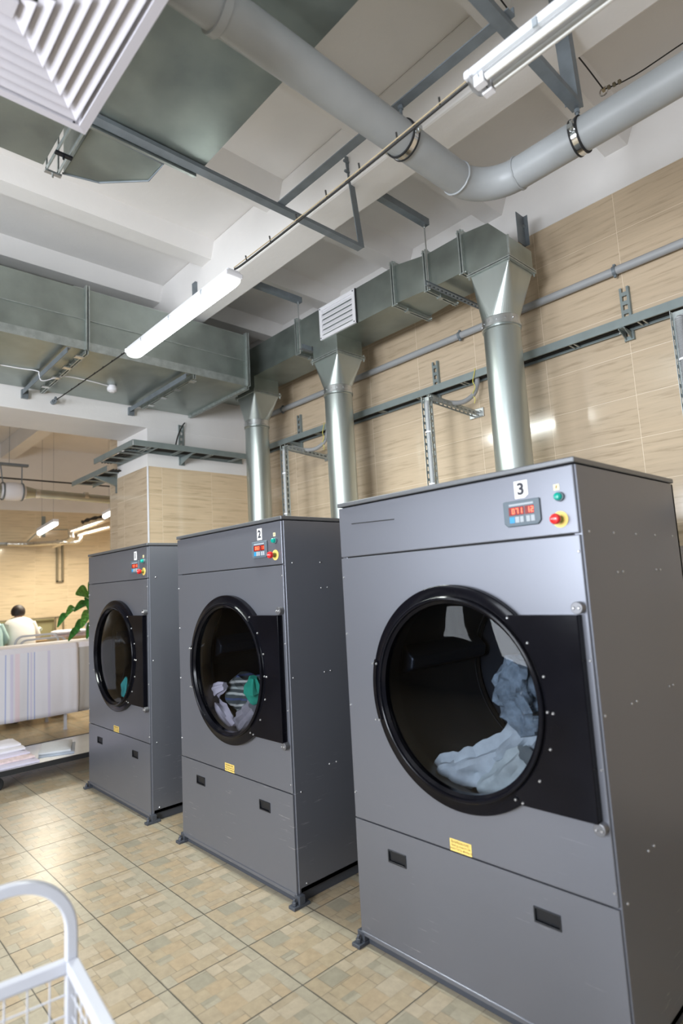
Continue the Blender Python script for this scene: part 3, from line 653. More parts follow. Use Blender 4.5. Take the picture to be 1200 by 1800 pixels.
# risers: hood + round pipe
def riser(px, bx0, bx1, ztop, label):
    T = thing('riser_pipe', (px, 1.64, 0), label, 'exhaust pipe', 'riser pipes behind the dryers')
    r = .125; zc = 3.325; y1 = 1.785; n = 48
    rect = []; circ = []
    cx, cy = (bx0+bx1)/2, (yf+y1)/2; hx, hy = (bx1-bx0)/2, (y1-yf)/2
    corners = {}
    for k in range(n):
        a = 2*PI*k/n+PI/4; c, s = math.cos(a), math.sin(a); q = min(hx/abs(c) if abs(c) > 1e-6 else 9, hy/abs(s) if abs(s) > 1e-6 else 9)
        # square-to-round: whole corner fan collapses on the four corners
        seg = (k % (n//4)); quad = k//(n//4)
        cor = [(hx, hy), (-hx, hy), (-hx, -hy), (hx, -hy)]
        ca = cor[quad] if seg < n//8 else cor[(quad+1) % 4]
        rect.append((cx+ca[0], cy+ca[1], ztop)); circ.append((px+r*math.cos(a), 1.64+r*math.sin(a), zc))
    mb = MB(); Cv = [mb.bm.verts.new(p) for p in circ]; cv = [mb.bm.verts.new((cx+a*hx, cy+b*hy, ztop)) for a, b in ((1, 1), (-1, 1), (-1, -1), (1, -1))]
    q4 = n//4
    for k in range(n):
        quad = k//q4; seg = k % q4; ci = quad if seg < q4//2 else (quad+1) % 4
        mb.bm.faces.new((Cv[k], Cv[(k+1) % n], cv[ci]))
        if seg == q4//2-1: mb.bm.faces.new((Cv[(k+1) % n], cv[(quad+1) % 4], cv[quad]))
    hood = mb.build('square_to_round_hood', galvp, T)
    mb = MB(); t = .02
    for z in (ztop-.010, ztop+.004):
        mb.box(bx0-t, bx1+t, yf-t, yf, z, z+.008); mb.box(bx0-t, bx1+t, y1, y1+t, z, z+.008); mb.box(bx0-t, bx0, yf, y1, z, z+.008); mb.box(bx1, bx1+t, yf, y1, z, z+.008)
    for x in (bx0-t*.3, bx1+t*.3):
        for y in (yf-t*.5, y1+t*.5): mb.cyl((x, y, ztop-.03), (x, y, ztop+.03), .006, n=6)
    mb.build('hood_flange', galvl, T)
    MB().lathe([(r+.001, 0), (r+.004, -.004), (r+.004, -.05), (r+.009, -.054), (r+.009, -.064), (r+.003, -.068), (r-.004, -.068), (r-.004, 0)], (px, 1.64, zc+.004), 'Z', 48).build('pipe_collar', zinc, T, smooth=True)
    pm = MB(); pm.lathe([(r, .06), (r, 3.245), (r+.006, 3.25), (r, 3.262), (r, 3.33)], (px, 1.64, 0), 'Z', 56, closed=False)
    pm.build('pipe', galvp, T, smooth=True)
    # elbow foot into the machine back
    MB().cyl((px, 1.64, .45), (px, 1.30, .45), .09, n=24).build('inlet_stub', galvp, T, smooth=True)
    for k in range(6):
        a = -2.6+k*.45; MB().cyl((px+.129*math.cos(a), 1.64+.129*math.sin(a), 3.30), (px+.134*math.cos(a), 1.64+.134*math.sin(a), 3.30), .007, n=8).build('rivet', screwm, T)
riser(-1.166, -1.275, -.975, 3.65, 'bright galvanised riser pipe and hood behind dryer 3')
riser(-2.850, -2.98, -2.66, 3.58, 'galvanised riser pipe rising behind dryer 2 below the white grille')
riser(-4.125, -4.225, -3.915, 3.58, 'galvanised riser pipe rising between dryers 1 and 2, nearest the corner')
# hangers from the beam
def hanger(x, yrod, label):
    T = thing('duct_hanger', (x, 1.15, 4.15), label, 'hanger', 'duct hangers from the beam')
    MB().box(x-.025, x+.025, .88, yrod+.03, 4.185, 4.190).box(x+.020, x+.025, .88, yrod+.03, 4.190, 4.235).build('angle_arm', steelb, T)
    MB().cyl((x, yrod, 4.20), (x, yrod, 3.69), .005, n=8).build('threaded_rod', zinc, T, smooth=True)
    MB().cyl((x, yrod, 4.165), (x, yrod, 4.185), .011, n=6).build('nut', zinc, T)
hanger(-1.60, 1.43, 'grey angle arm with threaded rod holding the duct left of riser 3')
hanger(-3.10, 1.43, 'grey angle arm with threaded rod holding the duct near the white grille')
T = thing('strut_support', (-1.52, 1.6, 3.68), 'perforated channel bar crossing under the duct beside riser 3', 'support bar')
MB().perf((-1.535, 1.30, 3.640), (.03, 1, 0), (1, 0, 0), .80, .041, .003, .03, .045, .4).perf((-1.535, 1.30, 3.640), (.03, 1, 0), (0, 0, 1), .80, .041, .003, .03, .045, .4).build('channel', steelb, T)
MB().cyl((-1.515, 1.33, 3.63), (-1.515, 1.33, 4.11), .005, n=8).build('threaded_rod', zinc, T, smooth=True) if False else None
T = thing('strut_support', (-3.0, 1.5, 3.70), 'short angle bar under the duct left of riser 2', 'support bar')
MB().box(-3.03, -2.99, 1.36, 1.9, 3.69, 3.695).box(-2.995, -2.99, 1.36, 1.9, 3.695, 3.73).build('channel', steelb, T)
o = MB().box(-1.09, -1.03, 1.90, 1.905, 3.93, 4.16).box(-1.065, -1.06, 1.80, 1.90, 3.93, 4.16).build('angle_bracket', steelb); tag(o, 'dark angle bracket standing above the elbow of the exhaust duct', 'bracket')
MB().cyl((-1.06, 1.895, 4.08), (-1.06, 1.88, 4.08), .012, n=6).build('bolt', zinc, o)

# large duct on the left, running towards the window side
DL = thing('supply_duct', (-4.3, -.6, 3.52), 'large rectangular galvanised duct across the left, behind the lit lamp', 'duct')
MB().box(-4.868, -3.72, -.245, 1.25, 3.525, 4.035).build('duct_section', galv, DL)
MB().box(-4.868, -3.72, -3.4, -.275, 3.525, 4.035).build('duct_section', galv, DL)
def yflange(y, name='duct_flange', w=.028):
    mb = MB(); x0, x1, z0, z1 = -4.868, -3.72, 3.525, 4.035
    for yy in (y-.014, y+.006):
        mb.box(x0, x0+.01, yy, yy+.01, z0, z1+w) if False else None
        mb.box(x1, x1+w, yy, yy+.01, z0, z1+w); mb.box(x0, x1, yy, yy+.01, z0-w, z0); mb.box(x0, x1, yy, yy+.01, z1, z1+w); mb.box(x0, x0+.004, yy, yy+.01, z0, z1)
    for k in range(9): mb.cyl((x0+.08+k*.125, y-.03, z0-w/2), (x0+.08+k*.125, y+.03, z0-w/2), .007, n=6)
    return mb.build(name, galvl, DL)
yflange(-.26); yflange(1.262)
MB().box(-3.722, -3.713, -3.4, 1.25, 3.525, 3.595).build('edge_angle', galvl, DL)
MB().box(-4.868, -3.72, -.36, 1.25, 4.036, 4.042).build('lid_seam', galvl, DL)
MB().box(-3.722, -3.712, -3.4, 1.25, 3.775, 3.781).build('side_seam', galvl, DL)
for y0, lab in ((-.40, 'grey channel bar under the large left duct, nearer the left edge of the picture'), (.60, 'grey channel bar under the large left duct, right of the smoke detector')):
    T = thing('duct_bearer', (-4.3, y0, 3.46), lab, 'support bar', 'bearers under the left duct')
    MB().box(-4.878, -3.66, y0-.03, y0+.0, 3.49, 3.495).box(-4.878, -3.66, y0-.03, y0-.025, 3.45, 3.49).build('channel', steelb, T)
    MB().box(-4.878, -4.84, y0-.035, y0+.02, 3.42, 3.50).build('wall_shoe', steelb, T)
    if y0 > 0: MB().box(-4.8, -3.72, y0+.075, y0+.085, 3.487, 3.5245).box(-4.8, -3.72, y0+.095, y0+.105, 3.487, 3.5245).build('joint_rail', galvl, T)
    for k in range(4): MB().box(-4.65+k*.28, -4.60+k*.28, y0+.07, y0+.13, 3.478, 3.487).build('clip', zinc, T)
T = thing('smoke_detector', (-4.40, .214, 3.47), 'small round white smoke detector under the large left duct', 'smoke detector')
MB().lathe([(.0001, 3.462), (.022, 3.463), (.030, 3.472), (.042, 3.476), (.046, 3.492), (.046, 3.505), (.0001, 3.505)], (-4.40, .214, 0), 'Z', 28).build('head', whitep, T, smooth=True)
MB().cyl((-4.40, .214, 3.505), (-4.40, .214, 3.524), .038, n=24).build('base', whitep, T, smooth=True)
o = MB().tube(spline([(-4.38, -2.0, 3.517), (-4.38, -.72, 3.517), (-4.35, -.46, 3.515), (-4.34, -.435, 3.485), (-4.34, -.42, 3.437), (-4.34, -.38, 3.44), (-4.34, -.3, 3.480), (-4.34, -.2, 3.512), (-4.36, 0, 3.517), (-4.39, .17, 3.515)], 5), .005, 8).build('detector_cable', whitep, smooth=True); tag(o, 'thin white cable clipped under the left duct to the detector', 'cable')
o = MB().box(-4.42, -4.34, -.80, -.74, 3.50, 3.5245).build('junction_box', whitep, bevel=.004); tag(o, 'small white junction box under the left duct at the picture edge', 'junction box')

# overhead supply duct, its dead-end branch and the ceiling diffuser
T = thing('overhead_duct', (0, -.9, 3.74), 'broad galvanised sheet duct passing over the grey pipe at the top', 'duct')
MB().box(-1.60, 2.4, -1.60, -.44, 3.739, 4.10).build('duct_section', galv, T)
T = thing('branch_duct', (-1.85, -1.0, 3.73), 'galvanised branch duct with a chamfered dead end beside the white diffuser', 'duct')
MB().prism([(-2.03, -.98, 3.72), (-1.985, -.815, 3.72), (-1.815, -.625, 3.72), (-1.655, -.62, 3.72), (-1.64, -.98, 3.72)], (0, 0, .34)).build('end_section', galv, T, bevel=.003)
MB().tube([(-2.03, -.985, 3.719), (-1.985, -.815, 3.719), (-1.815, -.625, 3.719), (-1.655, -.62, 3.719), (-1.64, -.985, 3.719)], .005, 6).build('end_lip', steelb, T)
MB().box(-2.03, -1.635, -2.9, -1.075, 3.722, 4.06).build('duct_section', galv, T)
mb = MB()
for y in (-1.06, -1.005): mb.box(-2.045, -1.625, y, y+.006, 3.703, 3.725); mb.box(-2.045, -2.03, y, y+.006, 3.703, 4.07)
mb.build('duct_flange', galvl, T)
for xx in (-2.04, -1.88): MB().box(xx, xx+.022, -1.068, -.99, 3.692, 3.7025).cyl((xx+.011, -1.03, 3.675), (xx+.011, -1.03, 3.695), .005, n=8).build('clamp', blackp if xx > -2 else zinc, T)
MB().box(-1.628, -1.612, -1.5, -.46, 3.70, 3.734).build('edge_strip', galvp, T)
T = thing('air_diffuser', (-.743, -1.545, 3.2), 'large white square louvred air diffuser at the top left corner', 'air diffuser')
cx, cy, z0 = -.743, -1.545, 3.2
def sqring(mb, h0, za, h1, zb):
    R = [[(cx+a*h, cy+b*h, z) for a, b in ((1, 1), (-1, 1), (-1, -1), (1, -1))] for h, z in ((h0, za), (h1, zb))]
    mb.loft(R, caps=False)
mb = MB(); sqring(mb, .335, z0+.014, .335, z0); sqring(mb, .335, z0, .305, z0-.002); sqring(mb, .305, z0-.002, .296, z0+.03)
dwhite = mat('diffuser_white', (.58, .56, .61), .45)
mb.build('frame', dwhite, T, solid=.002)
for k in range(7):
    h = .288-k*.0372
    mb = MB(); sqring(mb, h, z0-.004, h-.004, z0-.003); sqring(mb, h-.004, z0-.003, h-.0325, z0+.013); sqring(mb, h, z0-.004, h-.030, z0+.017)
    mb.build('louvre_blade', dwhite, T)
MB().box(cx-.03, cx+.03, cy-.03, cy+.03, z0-.002, z0+.03).build('centre_plate', dwhite, T, bevel=.003)
MB().box(cx-.31, cx+.31, cy-.31, cy+.31, z0+.05, 3.45).box(cx-.30, -.76, cy-.25, cy+.25, 3.45, 3.735).build('plenum_box', galv, T)
for sx, sy in ((-1, 1), (1, 1), (-1, -1), (1, -1)): MB().cyl((cx+sx*.30, cy+sy*.285, z0-.003), (cx+sx*.30, cy+sy*.285, z0), .004, n=8).build('screw', ink, T)

# ------------------------------------------------------------------ grey pipe and its steel brackets
R = .077; zp = 3.56; xr, yr = -.655, .675; er = .22
T = thing('drain_pipe', (xr, 0, zp), 'thick grey plastic pipe bending at an elbow under the ceiling', 'pipe')
MB().cyl((xr, -4.9, zp), (xr, yr-er, zp), R, n=40).build('pipe_run', pvc, T, smooth=True)
MB().tube([(xr+er-er*math.cos(t), yr-er+er*math.sin(t), zp) for t in [PI/2*k/16 for k in range(17)]], R+.001, 40, caps=False).build('elbow', pvc, T, smooth=True)
MB().cyl((xr+er, yr, zp), (2.58, yr, zp), R, n=40).build('pipe_run', pvc, T, smooth=True)
def bead(c, axis, seed):
    pts = []
    for k in range(40):
        a = 2*PI*k/40; r = R+.002+.003*noise.noise(Vector((k*.8, seed, 0))); 
        pts.append((c[0]+r*math.cos(a), c[1]+.004*noise.noise(Vector((k*.6, seed, 3))), c[2]+r*math.sin(a)) if axis == 'Y' else (c[0]+.004*noise.noise(Vector((k*.6, seed, 3))), c[1]+r*math.cos(a), c[2]+r*math.sin(a)))
    MB().tube(pts, .005, 8, closed=True).build('weld_bead', pvc, T, smooth=True)
bead((xr, yr-er, zp), 'Y', 1); bead((xr+er, yr, zp), 'X', 2)
MB().cyl((xr, -.93, zp), (xr, -.90, zp), R+.012, n=40).build('socket_collar', pvc, T, smooth=True)
def pipe_clamp(c, axis, rod_top, label):
    T = thing('pipe_clamp', c, label, 'pipe clamp', 'clamps of the grey pipe')
    prof = [(R+.001, -.014), (R+.006, -.014), (R+.006, .014), (R+.001, .014)]
    MB().lathe(prof, c, axis, 40).build('steel_band', chrome, T, smooth=True)
    for s in (-1, 1): MB().lathe([(R+.001, s*.014), (R+.008, s*.013), (R+.008, s*.021), (R+.001, s*.021)], c, axis, 40).build('rubber_edge', rubber, T, smooth=True)
    for s in (-1, 1):
        v = Vector((s*(R+.014), 0, 0)) if axis == 'Y' else Vector((0, s*(R+.014), 0)); p = Vector(c)+v
        mb = MB().box(p.x-.012, p.x+.012, p.y-.012, p.y+.012, p.z-.010, p.z+.010).cyl(p+Vector((0, 0, -.02)), p+Vector((0, 0, .028)), .005, n=8); mb.build('clamp_ear', zinc, T)
    MB().cyl((c[0], c[1], c[2]+R), (c[0], c[1], rod_top), .007, n=10).cyl((c[0], c[1], rod_top-.022), (c[0], c[1], rod_top-.004), .013, n=6).build('rod', steelb, T)
pipe_clamp((-.655, .05, zp), 'Y', 3.735, 'steel pipe clamp on the straight pipe left of the elbow')
pipe_clamp((-.12, .675, zp), 'X', 3.70, 'steel pipe clamp on the pipe right of the elbow')
def arm(x, y0, y1, zz, label, leg=True):
    T = thing('pipe_bracket', (x, .2, zz), label, 'steel bracket', 'brackets fixed to the beam')
    mb = MB().box(x-.025, x+.025, y0, y1, zz, zz+.022 if not leg else zz+.006)
    if leg: mb.box(x+.019, x+.025, y0, y1, zz+.006, zz+.030)
    mb.build('angle_bar', steelb, T)
    mb = MB().bar((x+.02, .612, 4.31), (x+.02, y1-.012, zz+.005), .05, .006, (1, 0, 0))
    if leg: mb.bar((x-.01, .590, 4.31), (x-.01, y1-.036, zz+.02), .062, .005, (0, 1, 0))
    mb.build('strut', steelb, T)
    for k in range(3): MB().cyl((x+.02, .622-.002+.004*k, 4.27-.07*k), (x+.02, .58+.004*k, 4.27-.07*k), .009, n=8).build('anchor_bolt', steelb, T)
arm(-1.58, -3.0, .705, 3.712, 'long flat grey bar running under the overhead duct towards the wall', False)
arm(-.12, -3.0, .685, 3.70, 'grey angle bar with bolted strut above the clear lamp')
o = MB().box(-1.60, -.08, .025, .075, 3.7355, 3.7415).box(-1.60, -.08, .069, .075, 3.7415, 3.775).build('cross_bar', steelb); tag(o, 'grey steel cross bar resting on the two brackets above the grey pipe', 'steel bar')
o = MB().box(-3.565, -3.505, .60, .619, 4.16, 4.30).build('bracket_plate', steelb); tag(o, 'small grey plate on the beam side above the lit lamp', 'bracket')

# ------------------------------------------------------------------ catenary cable and lamps
LY = -.16
o = MB().tube(spline([(-4.86, LY, 3.435), (-4.5, LY, 3.415), (-3.1, LY, 3.362)], 6), .005, 8).build('lamp_cable', blackc, smooth=True); tag(o, 'dark cable from the anchor on the beam to the lit lamp', 'cable')
for k in range(9): MB().tube([(-4.72+k*.18, LY, 3.43-k*.0067), (-4.715+k*.18, LY-.012, 3.41-k*.0067)], .004, 6).build('cable_tie', blackc, o)
o2 = thing('cable_anchor', (-4.87, LY, 3.435), 'hook anchor on the beam holding the end of the lamp cable', 'anchor')
MB().cyl((-4.88, LY, 3.43), (-4.83, LY, 3.43), .022, n=14).build('anchor_plate', steelb, o2, smooth=True)
MB().tube(arc((-4.80, LY, 3.432), .028, 0, 2*PI, 20, 'XZ'), .007, 8).build('hook', steelb, o2, smooth=True)
o = MB().tube(spline([(-1.74, LY, 3.352), (-1.65, LY, 3.345), (-1.3, LY, 3.345), (-.75, LY, 3.352), (-.15, LY, 3.37)], 6), .0055, 8).build('lamp_cable', blackc, smooth=True); tag(o, 'black cable strung between the lit lamp and the unlit lamp', 'cable')
MB().tube(spline([(-1.74, LY-.004, 3.360), (-1.2, LY-.004, 3.356), (-.7, LY-.004, 3.363), (-.15, LY-.004, 3.381)], 6), .0028, 8).build('support_wire', tanc, o, smooth=True)
for k in range(7): MB().tube([(-1.62+k*.22, LY, 3.345+k*.004), (-1.615+k*.22, LY-.01, 3.372+k*.004)], .004, 6).build('cable_tie', blackc, o)
endm = mat('lit_diffuser_end', (.9, .93, .9), .4, emit=(.93, .97, .93), emit_str=.55)
def lamp(x0, x1, y, z, lit_mat, label, rot=0, wd=.054):
    T = thing('fluorescent_lamp', ((x0+x1)/2, y, z), label, 'lamp', 'fluorescent lamps')
    MB().prism([(x0, y-wd, z+.045), (x0, y+wd, z+.045), (x0, y+wd*.75, z+.085), (x0, y-wd*.75, z+.085)], (x1-x0, 0, 0)).build('housing', whitep, T, bevel=.008)
    prof = [(wd*math.cos(a)*1.0, -.046*math.sin(a)**.55 if a not in (0, PI) else 0) for a in [PI*k/14 for k in range(15)]]
    r0 = [(x0+.012, y+a, z+.045+b*.9) for a, b in prof]; r1 = [(x1-.012, y+a, z+.045+b*.9) for a, b in prof]
    e = .05
    MB().loft([[(x0+e, q, zz_) for _, q, zz_ in r0], [(x1-e, q, zz_) for _, q, zz_ in r0]], caps=True, closed=False).build('diffuser', lit_mat or clear, T, smooth=True)
    for xa, xb in ((x0+e, x0), (x1-e, x1)):
        ends = [[(xa, q, zz_) for _, q, zz_ in r0]] + [[(xa+(xb-xa)*f, y+(q-y)*g_, z+.045+(zz_-z-.045)*g_) for _, q, zz_ in r0] for f, g_ in ((.35, .985), (.7, .93), (.9, .84), (1, .70))]
        MB().loft(ends, caps=True, closed=False).build('diffuser_end', endm if lit_mat else clear, T, smooth=True)
    if lit_mat is None:
        MB().box(x0+.03, x1-.03, y-.05, y+.05, z+.038, z+.0445).build('reflector', whitep, T)
        for s in (-1, 1):
            MB().cyl((x0+.07, y+s*.026, z+.016), (x1-.07, y+s*.026, z+.016), .013, n=16).build('tube', tubem, T, smooth=True)
            for xx in (x0+.045, x1-.045): MB().box(xx-.02, xx+.02, y+s*.026-.016, y+s*.026+.016, z-.004, z+.038).build('lamp_holder', whitep, T, bevel=.003)
    for xx in (x0-.006, x1-.018): MB().box(xx, xx+.024, y-wd-.002, y+wd+.002, z+.040, z+.070).build('end_cap', whitep, T, bevel=.006)
    for k in range(3):
        xx = x0+(x1-x0)*(.2+.3*k); MB().box(xx-.008, xx+.008, y-wd-.004, y-wd+.004, z+.03, z+.06).build('clip', greyl, T)
    return T
L1 = lamp(-3.10, -1.745, LY, 3.27, lit, 'lit white fluorescent lamp hanging on the cable, left of centre')
a = area('lamp_glow', (-2.42, LY, 3.245), (-2.42, LY, 0), 1.25, .1, 42, (.93, 1, .95))
lamp(-.15, 1.22, LY, 3.30, None, 'unlit fluorescent lamp with a clear cover at the top right')
o = MB().tube(spline([(-2.12, LY+.03, 3.36), (-2.03, LY+.04, 3.385), (-1.92, LY+.03, 3.39)], 5), .004, 6).build('wire_tail', greencl if False else blackc, smooth=True); tag(o, 'short bent wire tail beside the lit lamp', 'wire')
# ceiling hook with wires, upper right
T = thing('ceiling_wire', (-.27, 1.4, 4.40), 'thin guy wire knotted around a ceiling hook at the upper right', 'wire')
MB().tube(spline([(-.27, .9, 4.388), (-.265, 1.2, 4.385), (-.27, 1.49, 4.385)], 4), .004, 6).build('wire', blackc, T, smooth=True)
MB().tube(spline([(-.27, 1.49, 4.385), (-.1, 1.50, 4.36), (.25, 1.50, 4.37), (1.2, 1.5, 4.38)], 4), .004, 6).build('wire', blackc, T, smooth=True)
for k in range(4): MB().lathe([(.0001, -.012), (.013, -.006), (.013, .006), (.0001, .012)], (-.27+.03*k, 1.49, 4.383-.004*k), 'X', 10).build('knot', tanc if k == 0 else rackm, T)
MB().tube(arc((-.27, 1.49, 4.375), .025, 0, 2*PI, 16, 'XZ'), .005, 6).build('hook', chrome, T, smooth=True)
T = thing('ceiling_wire', (-.5, 0, 4.4), 'thin dark wire hanging near the ceiling above the unlit lamp', 'wire')
MB().tube(spline([(-.33, -.1, 4.4), (-.34, .2, 4.36), (-.36, .60, 4.36)], 5), .004, 6).build('wire', blackc, T, smooth=True)
MB().lathe([(.0001, -.012), (.012, 0), (.0001, .012)], (-.34, .2, 4.36), 'Y', 10).build('knot', rackm, T)

# ------------------------------------------------------------------ conduit, cable trays, brackets, drops on the wall
T = thing('conduit_pipe', (-2, 2.06, 3.55), 'long thin grey conduit clamped along the tiled wall', 'pipe')
MB().cyl((-4.86, 2.055, 3.553), (2.59, 2.055, 3.553), .028, n=20).build('pipe', pvcl, T, smooth=True)
MB().cyl((-1.33, 2.055, 3.553), (-1.26, 2.055, 3.553), .0315, n=20).build('coupling', pvcl, T, smooth=True)
for x in (-.53, -1.79, -4.2):
    mb = MB().lathe([(.029, -.011), (.034, -.011), (.034, .011), (.029, .011)], (x, 2.055, 3.553), 'X', 24).box(x-.008, x+.008, 2.045, 2.065, 3.585, 3.598).box(x-.008, x+.008, 2.045, 2.065, 3.508, 3.522); mb.build('clamp', steelb, T)
def tray(p0, p1, inner, z, rungs, parent_label, name_cat='cable tray', w=.125, hh=.058):
    """ladder tray from p0 to p1 (xy), `inner` = unit xy vector towards the wall, width .13"""
    p0, p1, iv = Vector((*p0, 0)), Vector((*p1, 0)), Vector((*inner, 0)); c = (p0+p1)/2
    T = thing('cable_tray', (c.x, c.y, z), parent_label, name_cat, 'cable trays')
    d = (p1-p0).normalized()
    for k, nm in ((0, 'outer_rail'), (w, 'inner_rail')):
        q = iv*k; mb = MB(); s = 1 if k == 0 else -1
        mb.bar(p0+q+Vector((0, 0, z+hh/2)), p1+q+Vector((0, 0, z+hh/2)), .004, hh)
        mb.bar(p0+q+iv*s*.005+Vector((0, 0, z+.0015)), p1+q+iv*s*.005+Vector((0, 0, z+.0015)), .010, .003)
        mb.bar(p0+q+iv*s*.006+Vector((0, 0, z+hh-.001)), p1+q+iv*s*.006+Vector((0, 0, z+hh-.001)), .014, .003)
        mb.build(nm, trayc, T)
    L = (p1-p0).length
    for k in range(rungs):
        a = p0+d*(L*(k+.5)/rungs)
        for e in (-.016, .016): MB().bar(a+d*e+iv*.004+Vector((0, 0, z+.010)), a+d*e+iv*(w-.004)+Vector((0, 0, z+.010)), .009, .010).build('rung', galvl, T)
    return T
ZT = 3.118
tray((2.58, 1.955), (-4.72, 1.955), (0, 1), ZT, 16, 'long grey-green cable tray along the tiled back wall')
tray((-4.60, .50), (-4.60, 1.93), (-1, 0), 3.04, 4, 'cable tray on the side of the tiled wall corner', w=.262)
tray((-4.61, .495), (-5.62, .495), (0, 1), 3.04, 4, 'upper cable tray along the front of the wall corner', w=.262)
tray((-5.50, .59), (-6.60, .59), (0, 1), 2.955, 4, 'lower cable tray along the front of the wall corner', w=.255)
def bundle(pts, label, n=6, sp=.014):
    T = thing('cable_bundle', pts[0], label, 'cables', 'cables lying in the trays')
    for k in range(n):
        off = Vector((0, sp*k, .006*(k % 2))) if abs(pts[0][0]-pts[-1][0]) > .5 else Vector((-sp*k, 0, .006*(k % 2)))
        MB().tube([Vector(p)+off+Vector((0, 0, .003*noise.noise(Vector((i*1.3, k, 0))))) for i, p in enumerate(pts)], .008, 8).build('cable', blackc, T, smooth=True)
bundle([(2.5-.6*k, 1.98, ZT+.024) for k in range(13)], 'black cables lying in the tray along the back wall', 7)
bundle([(-4.70, .56+.2*k, 3.065) for k in range(7)], 'black cables in the tray on the side of the wall corner', 8, .016)
bundle([(-4.66-.19*k, .58, 3.065) for k in range(6)], 'black cables in the tray on the front of the wall corner', 8, .016)
bundle([(-5.55-.2*k, .67, 2.98) for k in range(6)], 'black cables in the lower tray on the front of the wall corner', 8, .016)
def bracket(p, ax, label, z0=3.06, z1=3.43):
    T = thing('tray_bracket', (*p, z0), label, 'bracket', 'brackets carrying the cable trays')
    if ax == 'X':   # on the back wall, plate faces -Y
        x, y = p
        MB().perf((x-.03, y, z0), (0, 0, 1), (1, 0, 0), z1-z0, .06, -.012, .035, .062, .5).box(x-.032, x-.029, y-.004, y+.014, z0, z1).box(x+.029, x+.032, y-.004, y+.014, z0, z1).build('perforated_plate', trayc, T)
        MB().prism([(x-.02, y, ZT-.001), (x-.02, y-.13, ZT-.001), (x-.02, y-.13, ZT-.012), (x-.02, y, z0)], (.005, 0, 0)).prism([(x+.015, y, ZT-.001), (x+.015, y-.13, ZT-.001), (x+.015, y-.13, ZT-.012), (x+.015, y, z0)], (.005, 0, 0)).box(x-.02, x+.02, y-.13, y, ZT-.004, ZT-.001).build('cantilever_arm', trayc, T)
        MB().cyl((x-.021, y-.09, ZT-.02), (x-.028, y-.09, ZT-.02), .006, n=8).build('bolt', zinc, T)
    else:           # on the pilaster side, plate faces +X
        x, y = p; zz = 3.039
        MB().perf((x, y-.03, z0), (0, 0, 1), (0, 1, 0), z1-z0, .06, .012, .035, .062, .5).box(x-.012, x+.004, y-.032, y-.029, z0, z1).build('perforated_plate', trayc, T)
        MB().prism([(x, y-.02, zz), (x+.27, y-.02, zz), (x+.27, y-.02, zz-.012), (x, y-.02, z0)], (0, .005, 0)).box(x, x+.27, y-.02, y+.02, zz-.004, zz-.001).build('cantilever_arm', trayc, T)
bracket((-.497, 2.086), 'X', 'tray bracket on the tiled wall right of riser 3')
bracket((-2.085, 2.086), 'X', 'tray bracket on the tiled wall between risers 2 and 3')
bracket((-3.955, 2.086), 'X', 'tray bracket on the tiled wall between risers 1 and 2')
bracket((-4.868, 1.16), 'Y', 'tray bracket on the side of the wall corner', 2.95, 3.40)
T = thing('tray_bracket', (-5.85, .84, 2.90), 'tray bracket under the lower tray at the front of the wall corner', 'bracket', 'brackets carrying the cable trays')
MB().box(-5.90, -5.84, .845, .858, 2.78, 3.0).build('perforated_plate', trayc, T)
MB().prism([(-5.89, .845, 2.953), (-5.89, .59, 2.953), (-5.89, .59, 2.94), (-5.89, .845, 2.86)], (.04, 0, 0)).build('cantilever_arm', trayc, T)
o = MB().tube(spline([(-4.865, 1.20, 3.43), (-4.82, 1.15, 3.38), (-4.80, 1.08, 3.25), (-4.78, 1.03, 3.08)], 6), .007, 8).build('cable_tail', blackc, smooth=True); tag(o, 'short black cable dropping into the tray at the wall corner bracket', 'cable')
